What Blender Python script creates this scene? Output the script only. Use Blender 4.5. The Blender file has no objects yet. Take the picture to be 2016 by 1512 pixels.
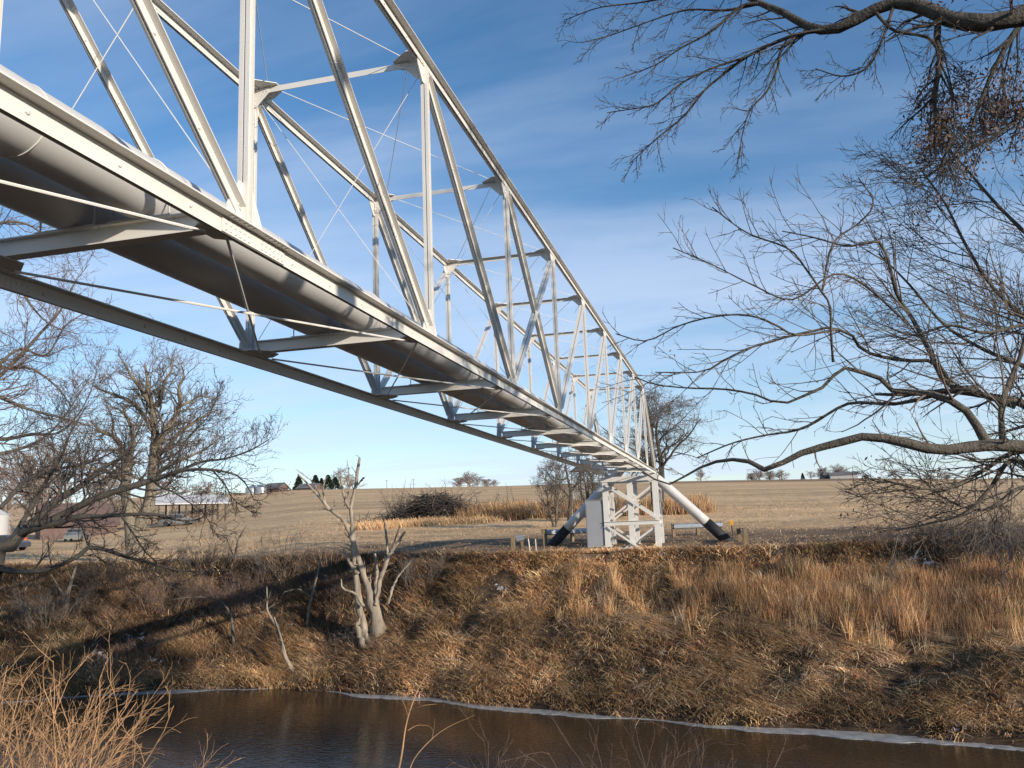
import bpy, math, random
import numpy as np
from mathutils import Vector, Matrix

# ------------------------------------------------------------------ camera, sky, sun, exposure
sc = bpy.context.scene
RAD = math.radians
P = 4.5                      # truss panel length in metres
CAM = np.array([.8225*P, -1.3026*P, 5.6]); FPX = 1640.2
YAW, PIT, ROL = -.2451, .1644, -.0376
_cy, _sy, _cp, _sp = math.cos(YAW), math.sin(YAW), math.cos(PIT), math.sin(PIT)
FW = np.array([_sy*_cp, _cy*_cp, _sp]); _r0 = np.array([_cy, -_sy, 0.]); _u0 = np.cross(_r0, FW)
RT = math.cos(ROL)*_r0 + math.sin(ROL)*_u0; UP = -math.sin(ROL)*_r0 + math.cos(ROL)*_u0
cd = bpy.data.cameras.new('camera'); camo = bpy.data.objects.new('camera', cd)
sc.collection.objects.link(camo); sc.camera = camo
camo.matrix_world = Matrix(((RT[0], UP[0], -FW[0], CAM[0]), (RT[1], UP[1], -FW[1], CAM[1]), (RT[2], UP[2], -FW[2], CAM[2]), (0, 0, 0, 1)))
cd.sensor_fit = 'HORIZONTAL'; cd.sensor_width = 36.; cd.lens = 36.*FPX/2016.
cd.clip_start = .1; cd.clip_end = 6000

SUN_AZ, SUN_EL = 62., 15.5   # degrees from -Y toward +X, elevation
S = np.array([math.cos(RAD(SUN_EL))*math.sin(RAD(SUN_AZ)), -math.cos(RAD(SUN_EL))*math.cos(RAD(SUN_AZ)), math.sin(RAD(SUN_EL))])
sl = bpy.data.lights.new('sun', 'SUN'); sl.energy = 4.9; sl.angle = RAD(.55); sl.color = (1., .885, .75)
so = bpy.data.objects.new('sun', sl); sc.collection.objects.link(so)
so.rotation_euler = Vector(S).to_track_quat('Z', 'Y').to_euler()

w = bpy.data.worlds.new('World'); sc.world = w; w.use_nodes = True
nt = w.node_tree; nt.nodes.clear(); N = nt.nodes.new; Lk = nt.links.new
wo = N('ShaderNodeOutputWorld'); bg = N('ShaderNodeBackground'); bg.inputs['Strength'].default_value = .15
sky = N('ShaderNodeTexSky'); sky.sky_type = 'NISHITA'; sky.sun_disc = False
sky.sun_elevation = RAD(SUN_EL); sky.sun_rotation = math.atan2(S[0], S[1]); sky.altitude = 300
sky.air_density = 1.0; sky.dust_density = .1; sky.ozone_density = 2.6
tc = N('ShaderNodeTexCoord'); sep = N('ShaderNodeSeparateXYZ'); Lk(tc.outputs['Generated'], sep.inputs[0])
def mth(op, a, b=None, c=None):
    n = N('ShaderNodeMath'); n.operation = op
    for i, v in enumerate((a, b, c)):
        if v is None: continue
        if isinstance(v, (int, float)): n.inputs[i].default_value = v
        else: Lk(v, n.inputs[i])
    return n.outputs[0]
zc = mth('ADD', mth('MAXIMUM', sep.outputs[2], 0.), .12)
cx_ = mth('DIVIDE', sep.outputs[0], zc); cy_ = mth('DIVIDE', sep.outputs[1], zc)
cmb = N('ShaderNodeCombineXYZ'); Lk(cx_, cmb.inputs[0]); Lk(cy_, cmb.inputs[1])
def cloud(rot, sx, sy, scale, det, lo, hi, off):
    mp = N('ShaderNodeMapping'); mp.inputs['Rotation'].default_value = (0, 0, RAD(rot)); mp.inputs['Scale'].default_value = (sx, sy, 1); mp.inputs['Location'].default_value = (off, off*.7, 0)
    Lk(cmb.outputs[0], mp.inputs[0]); nz = N('ShaderNodeTexNoise'); nz.inputs['Scale'].default_value = scale; nz.inputs['Detail'].default_value = det
    nz.inputs['Roughness'].default_value = .55; nz.inputs['Distortion'].default_value = .5
    Lk(mp.outputs[0], nz.inputs['Vector']); mr = N('ShaderNodeMapRange'); mr.interpolation_type = 'SMOOTHSTEP'
    mr.inputs[1].default_value = lo; mr.inputs[2].default_value = hi; Lk(nz.outputs[0], mr.inputs[0]); return mr.outputs[0]
c1 = cloud(64, .22, .9, 1.0, 8, .44, .70, 5.3)
c2 = cloud(55, .5, 1.1, .5, 4, .42, .72, 7.7)
c3 = cloud(58, .35, 1.6, 3.4, 8, .46, .78, 9.1)
c1 = mth('ADD', c1, mth('MULTIPLY', mth('MULTIPLY', c3, c2), .55))
cl = mth('ADD', mth('MULTIPLY', c1, .50), mth('MULTIPLY', c2, .22))
hz = N('ShaderNodeMapRange'); hz.inputs[1].default_value = 0.; hz.inputs[2].default_value = .35; hz.inputs[3].default_value = .46; hz.inputs[4].default_value = 0.
Lk(sep.outputs[2], hz.inputs[0])
cl = mth('MINIMUM', mth('ADD', cl, hz.outputs[0]), .8)
mx = N('ShaderNodeMix'); mx.data_type = 'RGBA'; Lk(cl, mx.inputs[0]); hs = N('ShaderNodeHueSaturation'); hs.inputs['Saturation'].default_value = 1.17; Lk(sky.outputs[0], hs.inputs['Color']); Lk(hs.outputs[0], mx.inputs[6])
mx.inputs[7].default_value = (4.1, 4.75, 6.0, 1)
Lk(mx.outputs[2], bg.inputs['Color']); Lk(bg.outputs[0], wo.inputs[0])
sc.view_settings.view_transform = 'Standard'; sc.view_settings.look = 'None'
sc.view_settings.exposure = .22; sc.view_settings.gamma = 1.
sc.cycles.max_bounces = 6; sc.cycles.diffuse_bounces = 3; sc.cycles.glossy_bounces = 3

# ------------------------------------------------------------------ helpers
rng = np.random.default_rng(7); random.seed(7)
def pray(x, y): return FW + RT*(x-1008)/FPX - UP*(y-756)/FPX
def at(x, y, D):
    d = pray(x, y); return CAM + d*D/np.hypot(d[0], d[1])
def vnoise(x, y, seed=0):
    x = np.asarray(x, float); y = np.asarray(y, float)
    xi = np.floor(x).astype(np.int64); yi = np.floor(y).astype(np.int64); fx = x-xi; fy = y-yi
    fx = fx*fx*(3-2*fx); fy = fy*fy*(3-2*fy)
    def h(a, b):
        n = (a*374761393 + b*668265263 + seed*1274126177) & 0xffffffff
        n = ((n ^ (n >> 13))*1274126177) & 0xffffffff
        return ((n ^ (n >> 16)) & 0xffff)/65535.
    return (h(xi, yi)*(1-fx)+h(xi+1, yi)*fx)*(1-fy) + (h(xi, yi+1)*(1-fx)+h(xi+1, yi+1)*fx)*fy
def fbm(x, y, o=4, seed=0):
    s = 0.; a = .5
    for k in range(o): s = s + a*vnoise(np.asarray(x)*2**k, np.asarray(y)*2**k, seed+k*17); a *= .5
    return s/(1-.5**o)
def sm(t): t = np.clip(t, 0, 1); return t*t*(3-2*t)

WZ = -1.7                    # water level
EDGE = np.array([(-80, 22), (-50, 23), (-36, 24.5), (-27.7, 28.2), (-23, 30.5), (-17.4, 31.1), (-12.6, 30.2), (-9.1, 29.7), (-6.9, 28.6), (-3.2, 27.5), (-.1, 26.7), (2.5, 25.9), (7.5, 25.3), (9.8, 24.6), (11.9, 23.8), (20, 22.4), (60, 19)])
LIP = np.array([(-80, 36), (-34, 36), (-22, 38.5), (-13.5, 38.6), (-9, 36.2), (-4, 35.6), (1, 35.6), (10.5, 36.5), (17, 36.8), (60, 40)])
def edgey(x): return np.interp(x, EDGE[:, 0], EDGE[:, 1]) + .35*(vnoise(np.asarray(x)*.7, 3.3, 5)-.5)
def bankw(x): return np.interp(x, LIP[:, 0], LIP[:, 1])-np.interp(x, EDGE[:, 0], EDGE[:, 1])
_azs = np.array([-40.]+[math.degrees(math.atan2(*(pray(x, 1000)[:2]))) for x in (0, 430, 600, 1050, 1400, 1700, 1900)]+[20., 60.])
_hr = np.array([15., 15.4, 16.8, 17.4, 16.6, 15.6, 14.2, 12.6, 11.5, 9.])
_pp = np.array([2.2, 2.2, 1.5, 1.15, 1., 1., 1., 1., 1., 1.])
def zfield(x, y):
    dx = x-CAM[0]; dy = y-CAM[1]; D = np.hypot(dx, dy); az = np.degrees(np.arctan2(dx, dy))
    t = np.clip((D-46)/204, 0, None); t = np.where(t > .85, .85+.22*np.tanh((t-.85)/.22), t)
    H = np.interp(az, _azs, _hr); p = np.interp(az, _azs, _pp)
    far = np.clip((D-280)/400, 0, 1)
    z = 4.0+(H-4)*np.power(t, p)/1.0 - 6*far
    z = z + (np.clip(t, 0, .3)/.3)*.25*(fbm(x*.05, y*.05, 3, 40)-.5)
    return np.where(dy > 0, z, 4.)
def height(x, y):
    x = np.asarray(x, float); y = np.asarray(y, float)
    s = y-edgey(x); b = bankw(x); u = s/b
    zl = 4.0
    bump = (fbm(x*.9, y*.9, 3, 11)-.5)*1.05 + (fbm(x*.25, y*.3, 2, 23)-.5)*1.2
    e = sm(u/.12)*sm((1.02-u)/.12)
    ub = u + .06*(vnoise(x*.35, 7.7, 3)-.5)*2
    prof = np.interp(u, [0, .12, .35, .55, .93, 1.], [0, .18, .42, .58, .93, 1.])
    z = np.where(s < 0, WZ-.9*sm(-s/2.5), WZ+.25*sm(s/.35)+(zl-WZ-.25-.5)*prof+.5*sm((ub-.93)/.045))
    z = z + np.where(s > 0, bump*e, 0)
    zf = zfield(x, y)
    tt = sm((u-1)/.25)
    z = np.where(u > 1, zl*(1-tt)+zf*tt+(fbm(x*.6, y*.6, 3, 9)-.5)*.16*sm((u-1)/.1)*(np.hypot(x-CAM[0], y-CAM[1]) < 140), z)
    # near bank
    yn = 11.+.5*np.sin(x*.35)
    sn = yn-y
    zn = np.where(sn > 0, np.minimum(4.0, WZ+.25*sm(sn/.4)+sn*.37+(fbm(x*.7, y*.7, 3, 31)-.5)*.4*sm(sn/2)), WZ-.9*sm(-sn/2.5))
    return np.where(y < 14., zn, z)
def onray(px, D):
    p = at(px, 1000, D); return np.array([p[0], p[1], float(height(p[0], p[1]))])

def hit(px, py, d0=22., d1=500.):
    Ds = np.concatenate([np.arange(d0, 80, .1), np.arange(80, d1, .5)]); d = pray(px, py); q = CAM[None]+d[None]*(Ds/np.hypot(d[0], d[1]))[:, None]
    b = np.nonzero(q[:, 2] < height(q[:, 0], q[:, 1]))[0]
    i = b[0] if len(b) else len(Ds)-1
    return q[i], Ds[i]

def mesh_np(name, verts, faces_list, mats, parent=None, smooth=False, colors=None, mat_idx=None):
    """verts (N,3); faces_list list of (M,k) arrays"""
    me = bpy.data.meshes.new(name)
    verts = np.asarray(verts, np.float32)
    me.vertices.add(len(verts)); me.vertices.foreach_set('co', verts.ravel())
    tot = sum(f.size for f in faces_list); nf = sum(len(f) for f in faces_list)
    li = np.concatenate([np.asarray(f, np.int32).ravel() for f in faces_list]) if nf else np.zeros(0, np.int32)
    lt = np.concatenate([np.full(len(f), f.shape[1], np.int32) for f in faces_list]) if nf else np.zeros(0, np.int32)
    ls = np.zeros(nf, np.int32)
    if nf: ls[1:] = np.cumsum(lt)[:-1]
    me.loops.add(tot); me.loops.foreach_set('vertex_index', li)
    me.polygons.add(nf); me.polygons.foreach_set('loop_start', ls); me.polygons.foreach_set('loop_total', lt)
    if mat_idx is not None: me.polygons.foreach_set('material_index', np.asarray(mat_idx, np.int32))
    me.update(calc_edges=True)
    me.polygons.foreach_set('use_smooth', np.full(nf, bool(smooth)))
    if colors is not None:
        ca = me.color_attributes.new('tint', 'FLOAT_COLOR', 'POINT')
        c4 = np.ones((len(verts), 4), np.float32); c4[:, :3] = colors; ca.data.foreach_set('color', c4.ravel())
    for m in (mats if isinstance(mats, (list, tuple)) else [mats]): me.materials.append(m)
    o = bpy.data.objects.new(name, me); sc.collection.objects.link(o)
    if parent is not None: o.parent = parent
    return o
def tag(o, label=None, cat=None, group=None, kind=None):
    if label: o['label'] = label
    if cat: o['category'] = cat
    if group: o['group'] = group
    if kind: o['kind'] = kind
    return o
def empty(name, loc=(0, 0, 0)):
    o = bpy.data.objects.new(name, None); sc.collection.objects.link(o); o.location = loc; o.empty_display_size = .3; return o
def copy_tree(o, parent=None):
    c = o.copy(); sc.collection.objects.link(c)
    if parent is not None: c.parent = parent
    for ch in list(o.children): copy_tree(ch, c)
    return c

class MB:
    def __init__(s): s.v = []; s.f = {}; s.n = 0
    def add(s, v, fs):
        v = np.asarray(v, float)
        for f in fs: s.f.setdefault(len(f), []).append([i+s.n for i in f])
        s.v.append(v); s.n += len(v); return s
    def box(s, c, size, rz=0., basis=None):
        h = np.array(size)/2.; v = np.array([(x, y, z) for x in (-1, 1) for y in (-1, 1) for z in (-1, 1)])*h
        if basis is not None: v = v@np.array(basis)
        elif rz: c_, s_ = math.cos(rz), math.sin(rz); v = v@np.array([(c_, s_, 0), (-s_, c_, 0), (0, 0, 1)])
        return s.add(v+np.array(c), [(0, 1, 3, 2), (4, 6, 7, 5), (0, 4, 5, 1), (2, 3, 7, 6), (0, 2, 6, 4), (1, 5, 7, 3)])
    def prism(s, poly, p0, p1, U, V):
        """extrude closed 2D polygon from p0 to p1 with axes U,V"""
        p0 = np.array(p0, float); p1 = np.array(p1, float); U = np.array(U, float); V = np.array(V, float); n = len(poly)
        a = np.array([p0+U*q[0]+V*q[1] for q in poly]); b = a+(p1-p0)
        fs = [(i, (i+1) % n, n+(i+1) % n, n+i) for i in range(n)]
        fs += [tuple(range(n))[::-1], tuple(range(n, 2*n))]
        return s.add(np.vstack([a, b]), fs)
    def tube(s, pts, r, k=8, cap=True):
        pts = np.array(pts, float); n = len(pts); r = np.full(n, r) if np.isscalar(r) else np.array(r)
        t = np.gradient(pts, axis=0); t /= np.linalg.norm(t, axis=1)[:, None]
        ref = np.eye(3)[np.argmin(np.abs(t.mean(0)))]
        a = np.cross(t, ref); a /= np.linalg.norm(a, axis=1)[:, None]; b = np.cross(t, a)
        th = np.arange(k)*2*math.pi/k
        v = pts[:, None]+r[:, None, None]*(np.cos(th)[None, :, None]*a[:, None]+np.sin(th)[None, :, None]*b[:, None])
        fs = [(i*k+j, i*k+(j+1) % k, (i+1)*k+(j+1) % k, (i+1)*k+j) for i in range(n-1) for j in range(k)]
        if cap: fs += [tuple(range(k))[::-1], tuple((n-1)*k+j for j in range(k))]
        return s.add(v.reshape(-1, 3), fs)
    def dome(s, c, nrm, r, h=None, k=6):
        nrm = np.array(nrm, float); nrm /= np.linalg.norm(nrm); h = h or r*.8
        ref = np.eye(3)[np.argmin(np.abs(nrm))]; a = np.cross(nrm, ref); a /= np.linalg.norm(a); b = np.cross(nrm, a)
        v = []
        for (rr, hh) in ((1., 0.), (.8, .65)):
            for j in range(k):
                t = 2*math.pi*j/k; v.append(np.array(c)+r*rr*(math.cos(t)*a+math.sin(t)*b)+nrm*h*hh)
        v.append(np.array(c)+nrm*h)
        fs = [(j, (j+1) % k, k+(j+1) % k, k+j) for j in range(k)]+[(k+j, k+(j+1) % k, 2*k) for j in range(k)]
        return s.add(v, fs)
    def build(s, name, mats, parent=None, smooth=False, **kw):
        return mesh_np(name, np.vstack(s.v), [np.array(f) for f in s.f.values()], mats, parent, smooth, **kw)

# ------------------------------------------------------------------ materials
def newmat(name):
    m = bpy.data.materials.new(name); m.use_nodes = True; n = m.node_tree; b = n.nodes['Principled BSDF']; return m, n, b
def mat(name, c, rough=.6, metal=0., var=.15, scale=6., bump=0., bscale=40., tint=False, c2=None, stretch=(1, 1, 1), spec=.5, obj=True, trans=0.):
    m, n, b = newmat(name); nn = n.nodes.new; lk = n.links.new
    b.inputs['Roughness'].default_value = rough; b.inputs['Metallic'].default_value = metal
    b.inputs['Specular IOR Level'].default_value = spec
    t = nn('ShaderNodeTexCoord'); mp = nn('ShaderNodeMapping'); mp.inputs['Scale'].default_value = stretch
    lk(t.outputs['Object'], mp.inputs[0])
    nz = nn('ShaderNodeTexNoise'); nz.inputs['Scale'].default_value = scale; nz.inputs['Detail'].default_value = 6; lk(mp.outputs[0], nz.inputs['Vector'])
    rp = nn('ShaderNodeMapRange'); rp.inputs[1].default_value = .3; rp.inputs[2].default_value = .7; lk(nz.outputs[0], rp.inputs[0])
    mixn = nn('ShaderNodeMix'); mixn.data_type = 'RGBA'
    ca = tuple(np.array(c)*(1+var)); cb = c2 or tuple(np.array(c)*(1-var))
    mixn.inputs[6].default_value = (*np.clip(ca, 0, 1), 1); mixn.inputs[7].default_value = (*np.clip(cb, 0, 1), 1); lk(rp.outputs[0], mixn.inputs[0])
    out = mixn.outputs[2]
    if tint:
        vc = nn('ShaderNodeVertexColor'); vc.layer_name = 'tint'; mu = nn('ShaderNodeMix'); mu.data_type = 'RGBA'; mu.blend_type = 'MULTIPLY'; mu.inputs[0].default_value = 1.
        lk(out, mu.inputs[6]); lk(vc.outputs[0], mu.inputs[7]); out = mu.outputs[2]
    lk(out, b.inputs['Base Color'])
    if bump:
        n2 = nn('ShaderNodeTexNoise'); n2.inputs['Scale'].default_value = bscale; n2.inputs['Detail'].default_value = 5; lk(mp.outputs[0], n2.inputs['Vector'])
        bp = nn('ShaderNodeBump'); bp.inputs['Strength'].default_value = bump; bp.inputs['Distance'].default_value = .02; lk(n2.outputs[0], bp.inputs['Height']); lk(bp.outputs[0], b.inputs['Normal'])
    return m
M = {}
M['paint'] = mat('white_steel_paint', (.685, .66, .61), .42, 0, .05, 1.3)
M['pipe'] = mat('pipe_paint', (.55, .535, .51), .38, 0, .05, .8, .03, 9., stretch=(1, .3, 1))
M['wrap'] = mat('black_coating', (.022, .022, .024), .75, 0, .3, 5, .6, 30.)
M['greybox'] = mat('grey_sheet_metal', (.30, .31, .33), .5, 0, .05, 2.)
M['galv'] = mat('galvanised_steel', (.42, .45, .48), .35, .7, .12, 8.)
M['postwood'] = mat('post_wood', (.20, .145, .08), .85, 0, .3, 9., .4, 30, stretch=(1, 1, .2))
M['darkwood'] = mat('dark_wood', (.08, .058, .04), .9, 0, .3, 5., .3, 30)
M['yellow'] = mat('yellow_plastic', (.75, .36, .02), .5, 0, .1, 3.)
M['cream'] = mat('pale_stake', (.6, .56, .48), .7, 0, .1, 5.)
M['bark_dark'] = mat('dark_bark', (.060, .052, .042), .9, 0, .45, 14., 1., 45., stretch=(1, 1, 1))
M['bark'] = mat('ash_bark', (.115, .098, .076), .9, 0, .4, 14., 1., 45.)
M['bark_pale'] = mat('pale_bark', (.19, .16, .115), .9, 0, .35, 9., .9, 30.)
M['twig'] = mat('twig_bark', (.155, .125, .10), .85, 0, .3, 8.)
M['twig_red'] = mat('reddish_twig_bark', (.17, .115, .088), .85, 0, .3, 8.)
M['twig_dark'] = mat('dark_twig_bark', (.055, .045, .038), .85, 0, .3, 8.)
M['twig_gold'] = mat('golden_twig_bark', (.42, .245, .12), .75, 0, .3, 8.)
M['snag'] = mat('weathered_dead_wood', (.27, .225, .17), .9, 0, .45, 6., 1., 22., stretch=(1, 1, .12))
M['seed'] = mat('dry_seed_brown', (.14, .08, .05), .8, 0, .3, 6.)
M['grass'] = mat('dry_grass_blades', (1, 1, 1), .7, 0, .0, 3., tint=True, spec=.2)
M['snow'] = mat('snow_crust', (.42, .43, .45), .7, 0, .35, 9., .6, 20)
M['conifer'] = mat('conifer_needles', (.030, .048, .026), .8, 0, .35, 2.)
M['farwood'] = mat('far_bare_wood', (.29, .235, .20), .9, 0, .25, .4)
M['barnred'] = mat('weathered_barn_boards', (.13, .085, .07), .85, 0, .2, 3.)
M['roofgrey'] = mat('grey_roofing', (.16, .15, .15), .7, 0, .2, 3.)
M['roofwhite'] = mat('pale_tin_roof', (.45, .45, .45), .5, 0, .1, 3.)
M['white'] = mat('white_siding', (.4, .39, .375), .6, 0, .06, 3.)
M['glass'] = mat('dark_glass', (.03, .035, .04), .12, 0, .1, 2.)
M['rubber'] = mat('tyre_rubber', (.02, .02, .02), .8, 0, .2, 4.)
M['orange'] = mat('orange_mesh', (.72, .13, .03), .6, 0, .1, 3.)
M['bluecar'] = mat('blue_car_paint', (.06, .075, .1), .3, .3, .05, 3.)
M['greycar'] = mat('grey_truck_paint', (.22, .22, .22), .35, .4, .05, 3.)

# ground material: tint attribute carries soil type (soil, thatch, stubble) and painted bank shade
def ground_mat():
    m, n, b = newmat('ground_soil_and_stubble'); nn = n.nodes.new; lk = n.links.new
    b.inputs['Roughness'].default_value = .95; b.inputs['Specular IOR Level'].default_value = .15
    vc = nn('ShaderNodeVertexColor'); vc.layer_name = 'tint'
    t = nn('ShaderNodeTexCoord')
    def nz(sc_, st, det=6, rough=.6):
        mp = nn('ShaderNodeMapping'); mp.inputs['Scale'].default_value = st; lk(t.outputs['Object'], mp.inputs[0])
        x = nn('ShaderNodeTexNoise'); x.inputs['Scale'].default_value = sc_; x.inputs['Detail'].default_value = det; x.inputs['Roughness'].default_value = rough
        lk(mp.outputs[0], x.inputs['Vector']); return x.outputs[0]
    def ramp(v, a, b_, lo, hi):
        r = nn('ShaderNodeMapRange'); r.inputs[1].default_value = a; r.inputs[2].default_value = b_; r.inputs[3].default_value = lo; r.inputs[4].default_value = hi; lk(v, r.inputs[0]); return r.outputs[0]
    def mul(a, b_):
        x = nn('ShaderNodeMath'); x.operation = 'MULTIPLY'; lk(a, x.inputs[0]); lk(b_, x.inputs[1]); return x.outputs[0]
    f = mul(ramp(nz(2.2, (1, 1, 1)), .3, .7, .68, 1.3), ramp(nz(.10, (.28, 1.6, 1), 6, .62), .32, .68, .70, 1.25))
    f = mul(f, ramp(nz(.9, (.12, 1.3, 1), 4), .35, .65, .86, 1.12))
    f = mul(f, ramp(nz(12., (1, 1, 1), 3), .3, .7, .8, 1.2))
    vm = nn('ShaderNodeVectorMath'); vm.operation = 'SCALE'; lk(vc.outputs[0], vm.inputs[0]); lk(f, vm.inputs['Scale']); lk(vm.outputs[0], b.inputs['Base Color'])
    bp = nn('ShaderNodeBump'); bp.inputs['Strength'].default_value = .45; bp.inputs['Distance'].default_value = .06
    lk(nz(3.5, (1, 1, 1), 8, .7), bp.inputs['Height']); lk(bp.outputs[0], b.inputs['Normal'])
    return m
M['ground'] = ground_mat()
def water_mat():
    m, n, b = newmat('river_water'); nn = n.nodes.new; lk = n.links.new
    b.inputs['Base Color'].default_value = (.055, .036, .021, 1); b.inputs['Roughness'].default_value = .06; b.inputs['IOR'].default_value = 1.33
    t = nn('ShaderNodeTexCoord'); mp = nn('ShaderNodeMapping'); mp.inputs['Scale'].default_value = (1, 2.6, 1); lk(t.outputs['Object'], mp.inputs[0])
    a = nn('ShaderNodeTexNoise'); a.inputs['Scale'].default_value = 3.; a.inputs['Detail'].default_value = 5; a.inputs['Distortion'].default_value = .6; lk(mp.outputs[0], a.inputs['Vector'])
    bp = nn('ShaderNodeBump'); bp.inputs['Strength'].default_value = .32; bp.inputs['Distance'].default_value = .04; lk(a.outputs[0], bp.inputs['Height']); lk(bp.outputs[0], b.inputs['Normal'])
    return m
M['water'] = water_mat()

# ------------------------------------------------------------------ ground, river, ice
def axis(dense0, dense1, step, far0, far1):
    a = list(np.arange(dense0, dense1+1e-6, step)); s_ = step; x = a[-1]
    while x < far1: s_ = min(s_*1.09, 45); x += s_; a.append(x)
    s_ = step; x = a[0]; pre = []
    while x > far0: s_ = min(s_*1.09, 45); x -= s_; pre.append(x)
    return np.array(pre[::-1]+a)
gx = axis(-36, 24, .25, -900, 900); gy = axis(-6, 46, .22, -250, 1200)
X, Y = np.meshgrid(gx, gy); Z = height(X, Y)
nx, ny = len(gx), len(gy)
sG = Y-edgey(X); uG = sG/bankw(X); DG = np.hypot(X-CAM[0], Y-CAM[1])
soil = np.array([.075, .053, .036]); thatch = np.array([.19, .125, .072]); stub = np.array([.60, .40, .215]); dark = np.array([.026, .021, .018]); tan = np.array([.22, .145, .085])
k = sm((fbm(X*.8, Y*.8, 4, 51)-.38)/.25)[..., None]
col = soil*(1-k)+thatch*k
fieldw = sm((DG-51-5*fbm(X*.12, Y*.12, 3, 61))/7)[..., None]*(uG > 1)[..., None]
kk = sm((fbm(X*.3, Y*.5, 4, 71)-.35)/.3)[..., None]
apron = (tan*kk*.8+soil*1.25*(1-kk)+.25*tan)
col = np.where((uG > .97)[..., None], apron, col)
col = col*(1-fieldw)+stub*fieldw
# far side of the field is browner scrub along the ridge, dark band right of the tower
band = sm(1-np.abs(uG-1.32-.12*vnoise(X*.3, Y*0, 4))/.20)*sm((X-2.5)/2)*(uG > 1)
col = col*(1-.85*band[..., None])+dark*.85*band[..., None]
rid = sm((DG-205)/14)*sm((np.degrees(np.arctan2(X-CAM[0], Y-CAM[1]))+6)/3)
col = col*(1-.7*rid[..., None])+np.array([.17, .09, .055])*.7*rid[..., None]
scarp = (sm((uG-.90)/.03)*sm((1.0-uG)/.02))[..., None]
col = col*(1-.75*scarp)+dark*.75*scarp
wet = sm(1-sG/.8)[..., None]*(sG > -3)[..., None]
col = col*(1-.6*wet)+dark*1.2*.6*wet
col = np.where((Y < 14)[..., None], col*.55, col)*(1-.4*(sm((-9-X)/5)*(uG < 1.05)*(sG > 0)))[..., None]  # shade painted into near bank and left bank soil colours
ii = np.arange(nx*ny).reshape(ny, nx)
F4 = np.stack([ii[:-1, :-1], ii[:-1, 1:], ii[1:, 1:], ii[1:, :-1]], -1).reshape(-1, 4)
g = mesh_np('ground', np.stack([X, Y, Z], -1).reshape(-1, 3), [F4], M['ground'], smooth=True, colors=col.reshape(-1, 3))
tag(g, 'brown river bank rising to a wide tan stubble field', None, None, 'structure')
wm = MB(); wm.add([(-300, 8, WZ), (300, 8, WZ), (300, 34, WZ), (-300, 34, WZ)], [(0, 1, 2, 3)])
tag(wm.build('river', M['water']), 'dark brown river water', None, None, 'structure')
# shelf ice along the far bank
xs = np.linspace(-36, 24, 520)
wi = .14+.75*np.clip(vnoise(xs*.40, 1.7, 81)*1.6-.35, 0, 1)+.16*vnoise(xs*1.9, 4.4, 82)+.08*vnoise(xs*5.3, 4.4, 83)
wi = wi*np.interp(xs, [-36, -19, -17.5, -15, -12, 30], [.5, 1, .15, .1, .9, 1.3])
ey = edgey(xs)
v0 = np.stack([xs, ey+.25, xs*0+WZ+.012], -1); v1 = np.stack([xs, ey-wi, xs*0+WZ+.014], -1); v2 = np.stack([xs, ey-wi-.01, xs*0+WZ-.03], -1)
n_ = len(xs); a_ = np.arange(n_-1)
fi = np.vstack([np.stack([a_, a_+1, n_+a_+1, n_+a_][::-1], -1), np.stack([n_+a_, n_+a_+1, 2*n_+a_+1, 2*n_+a_][::-1], -1)])
M['ice'] = mat('shelf_ice', (.34, .345, .34), .35, 0, .3, 3., .2, 9.)
tag(mesh_np('ice_shelf', np.vstack([v0, v1, v2]), [fi], M['ice']), 'pale grey shelf ice along the far waterline', None, None, 'structure')

# ------------------------------------------------------------------ truss bridge
W = 2.72; ZB = 8.085; ZT = 12.13; K0, K1 = -4, 9
bridge = empty('truss_bridge', (0, 0, 8.0)); tag(bridge, 'long white riveted steel truss bridge carrying two pipes over the river', 'bridge')
def bpart(mb, name, mt='paint', par=None, smooth=False):
    o = mb.build(name, M[mt], par or bridge, smooth)
    if par is None: o.location = (0, 0, -8.0)
    return o
def Ldbl(w_, d, t, g_):   # two angles back to back, flange at v=0, stems down
    a = [(g_, 0), (w_, 0), (w_, -t), (g_+t, -t), (g_+t, -d), (g_, -d)]
    return [a, [(-x, y) for x, y in a][::-1]]
def Cdbl(w_, d, t, g_):
    a = [(g_, -d/2), (w_, -d/2), (w_, -d/2+t), (g_+t, -d/2+t), (g_+t, d/2-t), (w_, d/2-t), (w_, d/2), (g_, d/2)]
    return [a, [(-x, y) for x, y in a][::-1]]
def member(mb, p0, p1, polys, U, flip=1):
    p0 = np.array(p0, float); p1 = np.array(p1, float); d = (p1-p0)/np.linalg.norm(p1-p0); U = np.array(U, float); V = np.cross(d, U)*flip
    V /= np.linalg.norm(V)
    if V[2] < 0 and flip == 1: V = -V
    for q in polys: mb.prism(q, p0, p1, U, V)
    return d, V
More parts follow.
